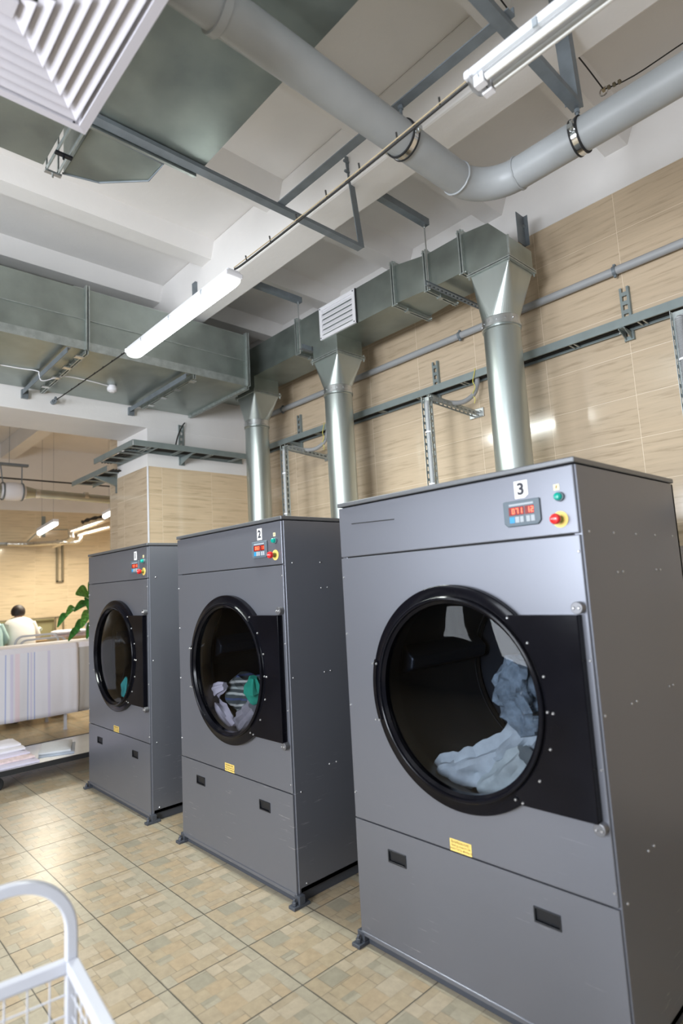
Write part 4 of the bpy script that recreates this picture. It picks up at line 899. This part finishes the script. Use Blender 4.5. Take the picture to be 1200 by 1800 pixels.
def drop(dx, label, hose_m, corr, zb=.4):
    T = thing('cable_drop', (-1.83+dx, 1.6, .0), label, 'cable support', 'perforated cable drops behind the dryers')
    x = -1.83+dx
    MB().perf((x-.036, 1.58, .0), (0, 0, 1), (0, 1, 0), 2.965, .04, .0025, .035, .055, .4).build('post_rail', galvd, T)
    MB().perf((x+.034, 1.58, .0), (0, 0, 1), (0, 1, 0), 2.965, .04, .0025, .035, .055, .4).box(x-.036, x+.036, 1.6195, 1.622, 0, 2.965).build('post_rail', galvd, T)
    a = Vector((x+.045, 1.60, 2.95)); b = Vector((x+.12, 2.085, 2.885)); d = (b-a).normalized(); L = (b-a).length; sd = Vector((1, 0, 0)); sd = (sd-d*sd.dot(d)).normalized(); u = d.cross(sd)
    u = u if u.z > 0 else -u
    mb = MB().perf(a-sd*.02, d, sd, L, .041, .0025, .03, .045, .4)
    mb.perf(a+sd*.021, d, -u, L, .041, .0025, .03, .045, .4).perf(a-sd*.02, d, -u, L, .041, .0025, .03, .045, .4); mb.build('cantilever_rail', galvd, T)
    MB().box(b.x-.075, b.x+.06, 2.085, 2.0985, b.z-.045, b.z+.03).cyl((b.x+.03, 2.085, b.z), (b.x+.03, 2.07, b.z), .010, n=6).build('wall_plate', zinc, T, bevel=.004)
    pts = spline([(x, 1.598, zb), (x, 1.598, 1.6), (x, 1.598, 2.2), (x, 1.598, 2.84), (x+.005, 1.615, 2.91), (x+.03, 1.69, 2.945), (x+.07, 1.78, 2.925), (x+.13, 1.88, 2.93), (x+.18, 1.96, 2.99), (x+.195, 2.0, 3.07), (x+.195, 2.01, 3.13)], 8)
    if corr:
        P = []; 
        seg = [pts[i] for i in range(len(pts))]
        for i in range(len(seg)-1):
            m_ = max(2, int((seg[i+1]-seg[i]).length/.004))
            for k in range(m_): P.append(seg[i].lerp(seg[i+1], k/m_))
        MB().tube(P, .022, 12, radii=[.0235 if i % 2 else .019 for i in range(len(P))]).build('flexible_hose', hose_m, T, smooth=True)
    else: MB().tube(pts, .019, 12).build('flexible_hose', hose_m, T, smooth=True)
    for z in (1.9, 2.28, 2.68): MB().lathe([(.0235, -.006), (.027, -.006), (.027, .006), (.0235, .006)], (x, 1.598, z), 'Z', 16).build('tie', whitep, T)
    MB().tube(spline([(x+.225, 1.948, 3.19), (x+.215, 1.945, 3.15), (x+.20, 1.94, 3.09), (x+.215, 1.94, 3.04), (x+.185, 1.945, 2.99), (x+.20, 1.95, 2.95), (x+.185, 1.96, 2.92)], 5), .0035, 6).build('earth_wire', yg, T, smooth=True)
drop(0, 'perforated steel cable drop with smooth grey hose between risers 2 and 3', pvcl, False)
drop(-1.795, 'perforated steel cable drop standing between risers 1 and 2', pvcl, False)
drop(1.765, 'perforated steel cable drop with ribbed hose at the right edge', pvcl, True)
o = MB().tube(spline([(-.02, 1.31, 1.70), (.01, 1.34, 1.79), (.07, 1.40, 1.86), (.2, 1.5, 1.84), (.35, 1.6, 1.6), (.4, 1.6, .1)], 14), .035, 14, radii=[.035 if i % 2 else .029 for i in range(71)]).build('ribbed_hose', pvcl, smooth=True); tag(o, 'ribbed grey hose curving behind dryer 3 at the right edge', 'hose')

# ------------------------------------------------------------------ laundry trolley, linen table and things in the next room
T = thing('flat_trolley', (-5.3, .1, 0), 'low stainless flat trolley on black castors left of dryer 1', 'trolley')
MB().box(-5.72, -4.93, -1.3, 1.05, .145, .165).build('deck', steel, T, bevel=.004)
MB().box(-4.93, -4.915, -1.3, 1.05, .125, .168).box(-5.735, -5.72, -1.3, 1.05, .125, .168).build('edge_rail', rubber, T)
for x, y in ((-4.99, -.56), (-5.65, -.56), (-4.99, .8), (-5.65, .8)):
    c = MB().cyl((x-.016, y, .056), (x+.016, y, .056), .056, n=28).build('castor', rubber, T, smooth=True, bevel=.006)
    MB().box(x-.022, x-.018, y-.02, y+.02, .056, .125).box(x+.018, x+.022, y-.02, y+.02, .056, .125).box(x-.03, x+.03, y-.03, y+.03, .120, .145).build('fork', zinc, c)
def folded(x0, x1, y0, y1, z, t, m, label, seed, group=None, rz=0):
    n = 12; mb = MB(); grid = {}
    ca, sa = math.cos(rz), math.sin(rz); cx_, cy_ = (x0+x1)/2, (y0+y1)/2
    def P(i, j, zz, top):
        u, v = i/n, j/n; e = 1-max(abs(2*u-1), abs(2*v-1))**8
        x, y = x0+(x1-x0)*u, y0+(y1-y0)*v
        h = zz + (t*(.0 if not top else (.55+.45*e)) + (.006*noise.noise(Vector((x*9, y*9, seed))) if top else 0))
        ww = .008*noise.noise(Vector((x*6, y*6, seed+5)))
        dx, dy = x+ww-cx_, y+ww-cy_
        return (cx_+dx*ca-dy*sa, cy_+dx*sa+dy*ca, h)
    top = [[mb.bm.verts.new(P(i, j, z, 1)) for j in range(n+1)] for i in range(n+1)]; bot = [[mb.bm.verts.new(P(i, j, z, 0)) for j in range(n+1)] for i in range(n+1)]
    for i in range(n):
        for j in range(n):
            mb.bm.faces.new((top[i][j], top[i+1][j], top[i+1][j+1], top[i][j+1])); mb.bm.faces.new((bot[i][j], bot[i][j+1], bot[i+1][j+1], bot[i+1][j]))
    for i in range(n):
        for A, B in (((i, 0), (i+1, 0)), ((i+1, n), (i, n)), ((0, i+1), (0, i)), ((n, i), (n, i+1))): mb.bm.faces.new((top[A[0]][A[1]], bot[A[0]][A[1]], bot[B[0]][B[1]], top[B[0]][B[1]]))
    o = mb.build('folded_linen', m, smooth=True); return tag(o, label, 'folded linen', group)
zz = .166
for k, (mi, lab) in enumerate(((1, 'bottom lilac sheet of the linen stack on the flat trolley'), (2, 'pinkish folded sheet second from the bottom on the flat trolley'), (1, 'lilac folded sheet in the middle of the trolley linen stack'), (0, 'white folded sheet second from the top on the flat trolley'), (0, 'white crumpled sheet on top of the trolley linen stack'))):
    folded(-5.62+.02*k, -4.98-.07*k, -.80, -.22-.02*k, zz, .030, sheetm[mi], lab, k*3.3, 'linen stack on the flat trolley'); zz += .0285
folded(-5.50, -5.06, -.13, .17, .166, .014, sheetm[3], 'blue-grey folded cloth under the grey towel on the flat trolley', 9.1, rz=-.35)
folded(-5.52, -5.10, -.12, .15, .180, .028, towelm, 'grey folded towel lying alone on the flat trolley', 12.2, rz=-.35)
# ironing table under a striped sheet
T = thing('work_table', (-7.3, .1, 0), 'white topped work table under the striped sheet, beyond dryer 1', 'table')
MB().box(-7.75, -6.95, -1.8, 1.9, .99, 1.03).build('table_top', whitep, T, bevel=.006)
for x, y in ((-6.98, .64), (-7.7, .64), (-6.98, -1.6), (-7.7, -1.6), (-6.98, 1.8), (-7.7, 1.8)): MB().box(x-.015, x+.015, y-.015, y+.015, .012, .99).box(x-.02, x+.02, y-.02, y+.02, 0, .014).build('leg', whitem, T)
MB().box(-6.99, -6.97, .64, 1.8, .185, .215).box(-7.71, -7.69, .64, 1.8, .185, .215).build('stretcher', whitem, T)
def hanging(name, x, y0, y1, zt, zb0, zb1, m, label, seed, back=.5):
    mb = MB(); ny, nz = 60, 14; rows = []
    for k in range(nz+4):
        row = []
        for i in range(ny+1):
            y = y0+(y1-y0)*i/ny; zb = zb0+(zb1-zb0)*i/ny
            if k < 4: p = (x-back*(1-k/3.0)-.006, y, zt+.006)
            else:
                f = (k-3)/nz; p = (x+.012+.018*f+.03*f*noise.noise(Vector((y*5, f*.6, seed)))+.008*noise.noise(Vector((y*17, f, seed))), y+.02*f*noise.noise(Vector((y*2, seed, f))), zt+.004-(zt-zb)*f)
            row.append(mb.bm.verts.new(p))
        rows.append(row)
    for q, (A, B) in enumerate(zip(rows, rows[1:])):
        for i in range(ny): mb.bm.faces.new((A[i], A[i+1], B[i+1], B[i])).material_index = 1 if q < 4 else 0
    o = mb.build(name, [m, sheetm[0]], smooth=True, solid=.004); return tag(o, label, 'sheet')
st = []
base = (.72, .71, .77)
blue, pnk, vio = (.36, .41, .66), (.74, .62, .68), (.62, .59, .74)
stripes = stripe_mat('striped_sheet', 'Y', [(.025, vio, .022), (.085, pnk, .035), (.20, blue, .007), (.235, vio, .012), (.27, blue, .007), (.43, vio, .02), (.962, blue, .008)], 1.0, base)
hanging('striped_sheet', -6.935, -1.3, .775, 1.03, .22, .19, stripes, 'white sheet with pastel stripes hanging over the table edge', 3.0)
hanging('plain_sheet', -6.95, .775, 1.5, 1.03, .20, .19, mat('grey_sheet', (.40, .38, .36), .9), 'plain greyish sheet hanging next to the striped one', 8.0)
# plant
T = thing('potted_plant', (-7.35, 1.12, 1.036), 'leafy green plant in a white pot behind the edge of dryer 1', 'plant')
MB().lathe([(.0001, 1.037), (.075, 1.037), (.11, 1.24), (.115, 1.25), (.105, 1.25), (.08, 1.20), (.0001, 1.20)], (-7.35, 1.12, 0), 'Z', 28).build('pot', whitep, T, smooth=True)
MB().tube(spline([(-7.35, 1.12, 1.2), (-7.35, 1.10, 1.4), (-7.33, 1.06, 1.6)], 4), .012, 8).build('stem', stemm, T, smooth=True)
def leaf(base, tip, w, m, sag=.06):
    base, tip = Vector(base), Vector(tip); d = tip-base; sd = d.cross(Vector((1, 0, .3))).normalized(); nn = sd.cross(d).normalized(); N = 9
    mb = MB(); rows = []
    for i in range(N+1):
        t = i/N; c = base+d*t+Vector((0, 0, sag*math.sin(PI*t))); ww = w*(math.sin(PI*min(t*.92+.04, 1))**.8)
        rows.append([mb.bm.verts.new(c+sd*ww*a+nn*abs(a)*ww*.3) for a in (-1, -.5, 0, .5, 1)])
    for A, B in zip(rows, rows[1:]):
        for i in range(4): mb.bm.faces.new((A[i], A[i+1], B[i+1], B[i]))
    mb.build('leaf', m, T, smooth=True)
for b, t, wd, m_ in (((-7.33, 1.06, 1.58), (-7.1, .80, 1.64), .085, leafy), ((-7.33, 1.06, 1.56), (-7.2, 1.0, 1.42), .07, leafm), ((-7.33, 1.07, 1.48), (-7.1, .78, 1.42), .05, leafm), ((-7.2, .85, 1.44), (-7.05, .66, 1.36), .045, leafy), ((-7.1, .72, 1.38), (-7.0, .55, 1.24), .04, leafm),
                    ((-7.33, 1.08, 1.40), (-7.08, .86, 1.20), .06, leafy), ((-7.3, 1.0, 1.28), (-7.05, .76, 1.12), .05, leafm), ((-7.2, .9, 1.16), (-7.0, .68, 1.06), .045, leafm), ((-7.3, 1.1, 1.24), (-7.05, .92, 1.06), .05, leafm), ((-7.33, 1.1, 1.55), (-7.3, 1.3, 1.75), .08, leafy), ((-7.33, 1.06, 1.6), (-7.5, 1.2, 1.78), .07, leafm)):
    leaf(b, t, wd, m_)
# cart handles behind the table, counter, linens on it
T = thing('laundry_cart', (-8.05, .55, 0), 'white laundry cart behind the striped sheet, only its bent handles showing', 'cart')
for y0, y1, z in ((.32, .86, 1.12), (.40, 1.0, 1.06)):
    xx = -7.95 if z > 1.1 else -8.05
    MB().tube([(xx, y0, 0.12), (xx, y0, z-.1)] + arc((xx, y0+.1, z-.1), .1, PI, PI/2, 8, 'YZ') + arc((xx, y1-.1, z-.1), .1, PI/2, 0, 8, 'YZ') + [(xx, y1, .12)], .014, 10).build('handle', whitem, T, smooth=True)
MB().box(-8.4, -7.95, .3, 1.0, .25, .28).box(-8.4, -7.95, .3, 1.0, .60, .63).build('deck', whitem, T)
for x, y in ((-8.35, .35), (-8.0, .35), (-8.35, .95), (-8.0, .95)): MB().cyl((x-.015, y, .06), (x+.015, y, .06), .06, n=20).box(x-.02, x+.02, y-.02, y+.02, .1, .25).build('castor', rubber, T)
T = thing('counter', (-8.9, 1.3, 0), 'long pale wooden counter in front of the person in the next room', 'counter')
MB().box(-9.0, -8.55, 1.02, 3.0, .97, 1.02).build('counter_top', wood, T, bevel=.005)
for y in (1.1, 2.9): MB().box(-8.97, -8.6, y-.03, y+.03, 0, .97).build('leg', wood, T)
for k, lab in enumerate(('lower folded linen on the pale counter by the plant', 'upper folded linen on the pale counter by the plant')): folded(-8.9, -8.58, 1.05, 1.5, 1.021+.05*k, .05, sheetm[2-2*k], lab, 20+k, 'linens on the counter')
T = thing('steel_rack', (-11.05, 1.4, 0), 'low steel rack with a backing sheet against the far tiled wall', 'rack')
mb = MB()
for y in (.55, 1.76, 1.9): mb.box(-11.0, -10.97, y-.012, y+.012, .0, 1.27)
mb.box(-11.0, -10.97, .55, 1.9, 1.25, 1.275).box(-11.0, -10.97, .55, 1.9, .90, .925).box(-11.28, -10.97, 1.888, 1.912, 1.25, 1.275); mb.build('frame', rackm, T)
MB().box(-11.06, -11.05, .55, 1.76, .91, 1.26).build('backing', rackback, T)
MB().box(-11.28, -10.97, .55, 1.9, .86, .90).build('shelf', wood, T)

# people in the next room
def skin_body(parent, nodes, edges, m, name='body'):
    me = bpy.data.meshes.new(name); me.from_pydata([n[0] for n in nodes], edges, [])
    o = bpy.data.objects.new('tmp', me); COL.objects.link(o)
    sk = o.modifiers.new('s', 'SKIN'); sk.use_smooth_shade = True
    sd = me.skin_vertices[0].data if me.skin_vertices else None
    if sd is None:
        me.attributes  # skin layer is created by the modifier in the UI only; make one through bmesh
        bm = bmesh.new(); bm.from_mesh(me); bm.verts.layers.skin.verify(); bm.to_mesh(me); bm.free(); sd = me.skin_vertices[0].data
    for i, n in enumerate(nodes):
        r = n[1]; sd[i].radius = r if isinstance(r, tuple) else (r, r); sd[i].use_root = (i == 0)
    sub = o.modifiers.new('u', 'SUBSURF'); sub.levels = 2; sub.render_levels = 2
    bpy.context.view_layer.update()
    dg = bpy.context.evaluated_depsgraph_get(); me2 = bpy.data.meshes.new_from_object(o.evaluated_get(dg)); bpy.data.objects.remove(o)
    me2.transform(Matrix.Translation(-ROOT[parent.name])); me2.name = name
    for p in me2.polygons: p.use_smooth = True
    me2.materials.clear(); me2.materials.append(m)
    q = bpy.data.objects.new(name, me2); COL.objects.link(q); q.parent = parent; ROOT[q.name] = ROOT[parent.name]; return q
def person(px, py, label, coat_m, seed, hand_r):
    """seen from behind, facing -X, bending slightly forward, right arm reaching out"""
    T = thing('person', (px, py, 0), label, 'person')
    P = lambda f, s, z: (px-f, py+s, z)     # forward, right(+Y), up
    hr = Vector(hand_r); hl = Vector(P(.36, -.14, 1.06))
    N = [(P(0, 0, .84), .13), (P(.0, 0, 1.0), .115), (P(.06, 0, 1.16), .10), (P(.11, 0, 1.26), .06), (P(.15, 0, 1.335), .045), (P(.18, 0, 1.40), .075), (P(.19, 0, 1.455), .07),
         (P(0, .09, .78), .09), (P(.01, .10, .45), .06), (P(0, .10, .08), .04), (P(.13, .11, .03), .035),
         (P(0, -.09, .78), .09), (P(.01, -.10, .45), .06), (P(0, -.10, .08), .04), (P(.13, -.11, .03), .035),
         (P(.10, .15, 1.23), .045), (P(.12, .25, 1.04), .042), (tuple(hr), .026),
         (P(.10, -.15, 1.23), .045), (P(.14, -.24, 1.03), .042), (tuple(hl), .026)]
    E = [(0, 1), (1, 2), (2, 3), (3, 4), (4, 5), (5, 6), (0, 7), (7, 8), (8, 9), (9, 10), (0, 11), (11, 12), (12, 13), (13, 14), (3, 15), (15, 16), (16, 17), (3, 18), (18, 19), (19, 20)]
    for hi, base, out in ((17, hr, 1), (20, hl, -1)):
        el = Vector(N[hi-1][0]); d = (base-el).normalized(); sd = d.cross(Vector((0, 0, 1))).normalized()
        k = len(N); palm = base+d*.055; N.append((tuple(palm), (.034, .016))); E.append((hi, k))
        for j in range(4):
            o0 = palm+sd*(-.027+.018*j)+d*.02; ln = (.03, .034, .032, .025)[j]
            a = o0+d*ln; b = a+(d*.7+Vector((0, 0, -.7)))*ln*.8; c0 = len(N)
            N.extend([(tuple(o0), .0095), (tuple(a), .009), (tuple(b), .008)]); E.extend([(k, c0), (c0, c0+1), (c0+1, c0+2)])
        t0 = base+d*.025+sd*out*-.03; c0 = len(N); N.extend([(tuple(t0), .011), (tuple(t0+d*.035+sd*out*-.012+Vector((0, 0, -.012))), .009)]); E.extend([(hi, c0), (c0, c0+1)])
    body = skin_body(T, N, E, skin)
    # face: nose, ears
    h = Vector(P(.20, 0, 1.42))
    # hair cap
    mb = MB(); rings = []
    for i in range(9):
        ph = PI*i/8*.70; rr = math.sin(ph); zc = math.cos(ph)
        rings.append([h+Vector((.116*rr*math.cos(t)+.016, .100*rr*math.sin(t), .108*zc+.012)) for t in [2*PI*k/20 for k in range(20)]])
    rings[0] = [r+Vector((.0008*math.cos(k), .0008*math.sin(k), 0)) for k, r in enumerate(rings[0])]
    mb.loft(rings); mb.build('hair', hairm, T, smooth=True)
    mb = MB(); mb.lathe([(.0001, -.02), (.018, 0), (.0001, .02)], h+Vector((0, .088, -.01)), 'Z', 10).lathe([(.0001, -.02), (.018, 0), (.0001, .02)], h+Vector((0, -.088, -.01)), 'Z', 10); mb.build('ears', skin, body, smooth=True)
    # coat: body plus two sleeves
    prof = [(.42, .25, .17, -.02), (.55, .245, .165, -.01), (.75, .225, .15, 0), (.92, .205, .14, 0), (1.02, .20, .135, .01), (1.12, .208, .135, .05), (1.20, .212, .13, .085), (1.27, .205, .12, .11), (1.315, .155, .10, .13), (1.35, .075, .075, .155)]
    rings = []
    for z, hw, hd, f in prof:
        ring = []
        for k in range(28):
            t = 2*PI*k/28; fo = 1+.05*max(0, (.95-z))*math.cos(t*7+seed)+.02*noise.noise(Vector((math.cos(t)*3, math.sin(t)*3, z*5+seed)))
            ring.append(Vector(P(f, 0, z))+Vector((hd*math.cos(t)*fo, hw*math.sin(t)*fo, 0)))
        rings.append(ring)
    ct = MB().loft(rings).build('coat', coat_m, T, smooth=True)
    for a, b, c in ((N[15][0], N[16][0], hr), (N[18][0], N[19][0], hl)):
        b = Vector(b); c = Vector(c); e = b+(c-b)*.92
        MB().tube(spline([Vector(a)+Vector((0, 0, .01)), (Vector(a)+b)/2+Vector((.012, 0, 0)), b, (b+e)/2, e], 5), .06, 14, radii=[.082-.035*min(1, i/20*1.05) for i in range(21)]).build('sleeve', coat_m, ct, smooth=True)
    # trousers and shoes
    for s in (.10, -.10):
        MB().tube([P(0, s*.95, .82), P(.01, s, .45), P(0, s, .10)], .08, 14, radii=[.10, .075, .065]).build('trouser_leg', trousers, T, smooth=True)
        MB().loft([[Vector(P(-.06+.24*i/6, s, .001))+Vector((0, .045*math.cos(t)*(1 if 0 < i < 6 else .6), .04+.04*math.sin(t)*(1-.35*i/6))) for t in [2*PI*k/14 for k in range(14)]] for i in range(7)]).build('shoe', rubber, T, smooth=True)
    return T
person(-9.25, .73, 'person in a white coat seen from behind, holding a folded towel', coatm, 1.0, (-9.52, 1.0, 1.07))
person(-9.0, .22, 'person in a pale teal coat cut off by the left picture edge', tealcoat, 4.0, (-9.28, .46, .95))
o = fold_cloth('held_towel', [(-9.55, .84, 1.01), (-9.57, .96, 1.06), (-9.58, 1.10, 1.14)], [.05, .085, .07], mat('pale_green_towel', (.50, .56, .50), .95), flat=.5, amp=.25, seed=31); tag(o, 'pale green folded towel held by the person in white', 'towel')

# pipes, lamps and tray in the next room
T = thing('vent_pipe', (-8.5, .8, 3.16), 'galvanised round vent pipe with an inline fan under the far ceiling', 'pipe')
MB().cyl((-8.5, .76, 3.165), (-8.5, 4.1, 3.06), .062, n=24).build('pipe_run', galvp, T, smooth=True)
MB().cyl((-8.5, .55, 3.17), (-8.5, .70, 3.167), .10, .066, n=24).build('reducer', galvp, T, smooth=True)
MB().cyl((-8.5, -3.0, 3.22), (-8.5, .24, 3.175), .105, n=24).build('pipe_run', galvp, T, smooth=True)
MB().lathe([(.10, -.16), (.12, -.12), (.135, -.05), (.135, .05), (.12, .12), (.10, .16)], (-8.5, .40, 3.172), 'Y', 32, closed=False).build('fan_casing', whitep, T, smooth=True)
for y in (.70, 1.40): MB().cyl((-8.5, y, 3.165), (-8.5, y+.06, 3.163), .070, n=24).build('collar', zinc, T, smooth=True)
for y in (.27, .52): MB().lathe([(.125, -.01), (.132, -.01), (.132, .01), (.125, .01)], (-8.5, y, 3.172), 'Y', 28).cyl((-8.5, y, 3.30), (-8.5, y-.03 if y < .4 else y, 3.55), .008, n=8).build('hanger', steelb, T)
MB().box(-8.54, -8.46, .1, .60, 3.55, 3.585).build('hanger_channel', steelb, T)
MB().cyl((-8.5, .35, 3.585), (-8.5, .35, CZ), .003, n=8).build('hanger_rod', steelb, T)
o = MB().tube([(-8.6, -2, 3.40), (-8.6, .2, 3.385), (-8.6, 2.2, 3.37)], .012, 8).build('strung_cable', blackc, smooth=True); tag(o, 'dark strung cable crossing above the far vent pipe', 'cable')
def far_lamp(c, label, L=.62, rotz=0.0):
    T = thing('fluorescent_lamp', c, label, 'lamp', 'fluorescent lamps')
    a = Vector(c); d = Vector((math.cos(rotz), math.sin(rotz), .12)).normalized()
    MB().tube([a-d*L, a+d*L], .038, 16, radii=None).build('diffuser', litw, T, smooth=True)
    MB().bar(a-d*L+Vector((0, 0, .05)), a+d*L+Vector((0, 0, .05)), .09, .05).build('housing', whitep, T)
    for q in (-.7, .7): MB().cyl(a+d*L*q+Vector((0, 0, .07)), (a.x+d.x*L*q, a.y+d.y*L*q, CZ+.01), .002, n=6).build('suspension_wire', steelb, T)
    l = area('lamp_glow', (c[0], c[1], c[2]-.1), (c[0], c[1], 0), 1.1, .12, 35, (1, .91, .74))
far_lamp((-9.5, 1.17, 2.76), 'lit lamp above the far wall tray in the next room', .36, .06)
far_lamp((-9.3, 2.30, 3.12), 'lit lamp half hidden behind the tiled wall corner', .6, .06)
T = thing('foil_pipe', (-10.2, 1.8, 2.6), 'upper foil-wrapped pipe running to the wall corner in the next room', 'pipe')
MB().tube(spline([(-10.9, 1.70, 2.60), (-10.0, 1.70, 2.64), (-9.98, 1.70, 2.76), (-10.0, 1.78, 2.80), (-10.2, 2.9, 3.2), (-10.2, 4.1, 3.55)], 6), .05, 14).build('insulation', foil, T, smooth=True)
T = thing('foil_pipe', (-10.2, 1.4, 2.6), 'lower foil-wrapped pipe along the far tiled wall', 'pipe')
MB().tube(spline([(-11.0, .95, 2.64), (-10.8, 1.3, 2.62), (-10.2, 1.62, 2.60), (-10.0, 1.84, 2.60), (-9.98, 1.86, 2.68), (-10.0, 1.9, 2.72), (-10.1, 2.9, 3.0), (-10.1, 4.1, 3.3)], 6), .042, 14).build('insulation', foil, T, smooth=True)
T = thing('far_cable_tray', (-11.1, 1, 2.66), 'pale cable tray running along the far wall and turning up', 'cable tray')
MB().box(-11.28, -11.0, -3, 1.25, 2.63, 2.665).build('tray_run', greyl, T)
MB().bar((-11.1, 1.25, 2.64), (-11.1, 1.52, 2.92), .012, .07, (1, 0, 0)).bar((-11.1, 1.52, 2.92), (-11.1, 2.6, 2.95), .012, .05, (1, 0, 0)).build('tray_bend', trayc, T)
MB().box(-11.29, -11.27, 1.60, 1.66, 2.80, 3.20).build('wall_plate', trayc, T)
T = thing('conduit_loop', (-11.25, 1.9, 1.9), 'narrow steel frame hanging on the far wall beneath the foil pipes', 'frame')
MB().box(-11.29, -11.25, 1.86, 1.89, 1.93, 2.75).box(-11.29, -11.25, 1.96, 1.99, 1.93, 2.75).box(-11.29, -11.25, 1.86, 1.99, 1.92, 1.95).build('frame', rackm, T)
o = MB().tube(spline([(-10.3, 2.0, 2.98), (-10.3, 2.2, 3.06), (-10.3, 2.6, 3.14), (-10.3, 3.4, 3.25)], 6), .03, 8, radii=[.03+.012*math.sin(i*2.1) for i in range(19)]).build('cable_loop', blackc, smooth=True); tag(o, 'tangle of black cable lying along the upper foil pipe', 'cable')

# ------------------------------------------------------------------ white wire cart in the foreground
ang = math.radians(83.2); b = Vector((math.cos(ang), math.sin(ang), 0)); a = Vector((math.cos(math.radians(-5.5)), math.sin(math.radians(-5.5)), 0)); Z = Vector((0, 0, 1))
c0 = Vector((-.751, -1.364, 0)); LB, LA = .62, .80; tw = .030; zr = .70
T = thing('wire_cart', tuple(c0-b*LB/2+a*LA/2), 'white wire laundry cart with a bent handle at the bottom left corner', 'cart')
mb = MB().bar(c0+Z*(zr-.015), c0-b*LB+Z*(zr-.015), .024, .028); mb.build('top_rail', whitem, T, bevel=.003)
mb = MB().bar(c0+a*LA+Z*(zr-.015), c0+a*LA-b*LB+Z*(zr-.015), .024, .028); mb.build('top_rail', whitem, T, bevel=.003)
for s in (0, 1):
    q = c0-b*LB*s; MB().bar(q+a*.014+Z*(zr-.012), q+a*LA+Z*(zr-.012), .028, .026).build('top_rail', whitem, T, bevel=.003)
    MB().bar(q+a*.014+Z*.16, q+a*LA+Z*.16, .026, .026).build('bottom_rail', whitem, T, bevel=.003)
for s in (0, 1):
    MB().bar(c0+a*LA*s+Z*.16, c0+a*LA*s-b*LB+Z*.16, .026, .026).build('bottom_rail', whitem, T, bevel=.003)
for sb in (0, 1):
    for sa in (0, 1):
        q = c0-b*LB*sb+a*LA*sa; MB().bar(q+Z*.10, q+Z*(zr-.03), .026, .026, a).build('corner_post', whitem, T, bevel=.003)
        cs = MB().cyl(q+Z*.05-a*.014, q+Z*.05+a*.014, .05, n=24).build('castor', rubber, T, smooth=True)
        MB().bar(q+Z*.05-a*.02, q+Z*.11-a*.02, .03, .004, a).bar(q+Z*.05+a*.02, q+Z*.11+a*.02, .03, .004, a).build('fork', zinc, cs)
# arched flat handle
hr = .135; zc = zr+.062
path = [c0+Z*(zr-.03), c0+Z*zc] + [c0-b*(hr-hr*math.cos(t))+Z*(zc+hr*math.sin(t)) for t in [PI/2*k/12 for k in range(1, 13)]]
path += [c0-b*(LB-(hr-hr*math.cos(t)))+Z*(zc+hr*math.sin(t)) for t in [PI/2-PI/2*k/12 for k in range(0, 13)]] + [c0-b*LB+Z*(zr-.03)]
rings = []
for i, p in enumerate(path):
    d = (path[min(i+1, len(path)-1)]-path[max(i-1, 0)]).normalized(); n_ = d.cross(a).normalized()
    rings.append([p+a*sx*.012+n_*sz*.0135 for sx, sz in ((-1, -1), (1, -1), (1, 1), (-1, 1))])
MB().loft(rings).build('handle', whitem, T, bevel=.004, seg=2)
def mesh_panel(o, u, L, name='wire_panel'):
    mb = MB(); n = int(L/.047)
    for k in range(1, n): mb.cyl(o+u*L*k/n+Z*.16, o+u*L*k/n+Z*(zr-.025), .0021, n=6)
    for k in range(1, 12): mb.cyl(o+u*.01+Z*(.16+.046*k), o+u*(L-.01)+Z*(.16+.046*k), .0021, n=6)
    return mb.build(name, whitem, T, smooth=True)
mesh_panel(c0, -b, LB); mesh_panel(c0, a, LA); mesh_panel(c0-b*LB, a, LA); mesh_panel(c0+a*LA, -b, LB)
MB().prism([c0+Z*.15, c0+a*LA+Z*.15, c0+a*LA-b*LB+Z*.15, c0-b*LB+Z*.15], (0, 0, .008)).build('deck', whitem, T)
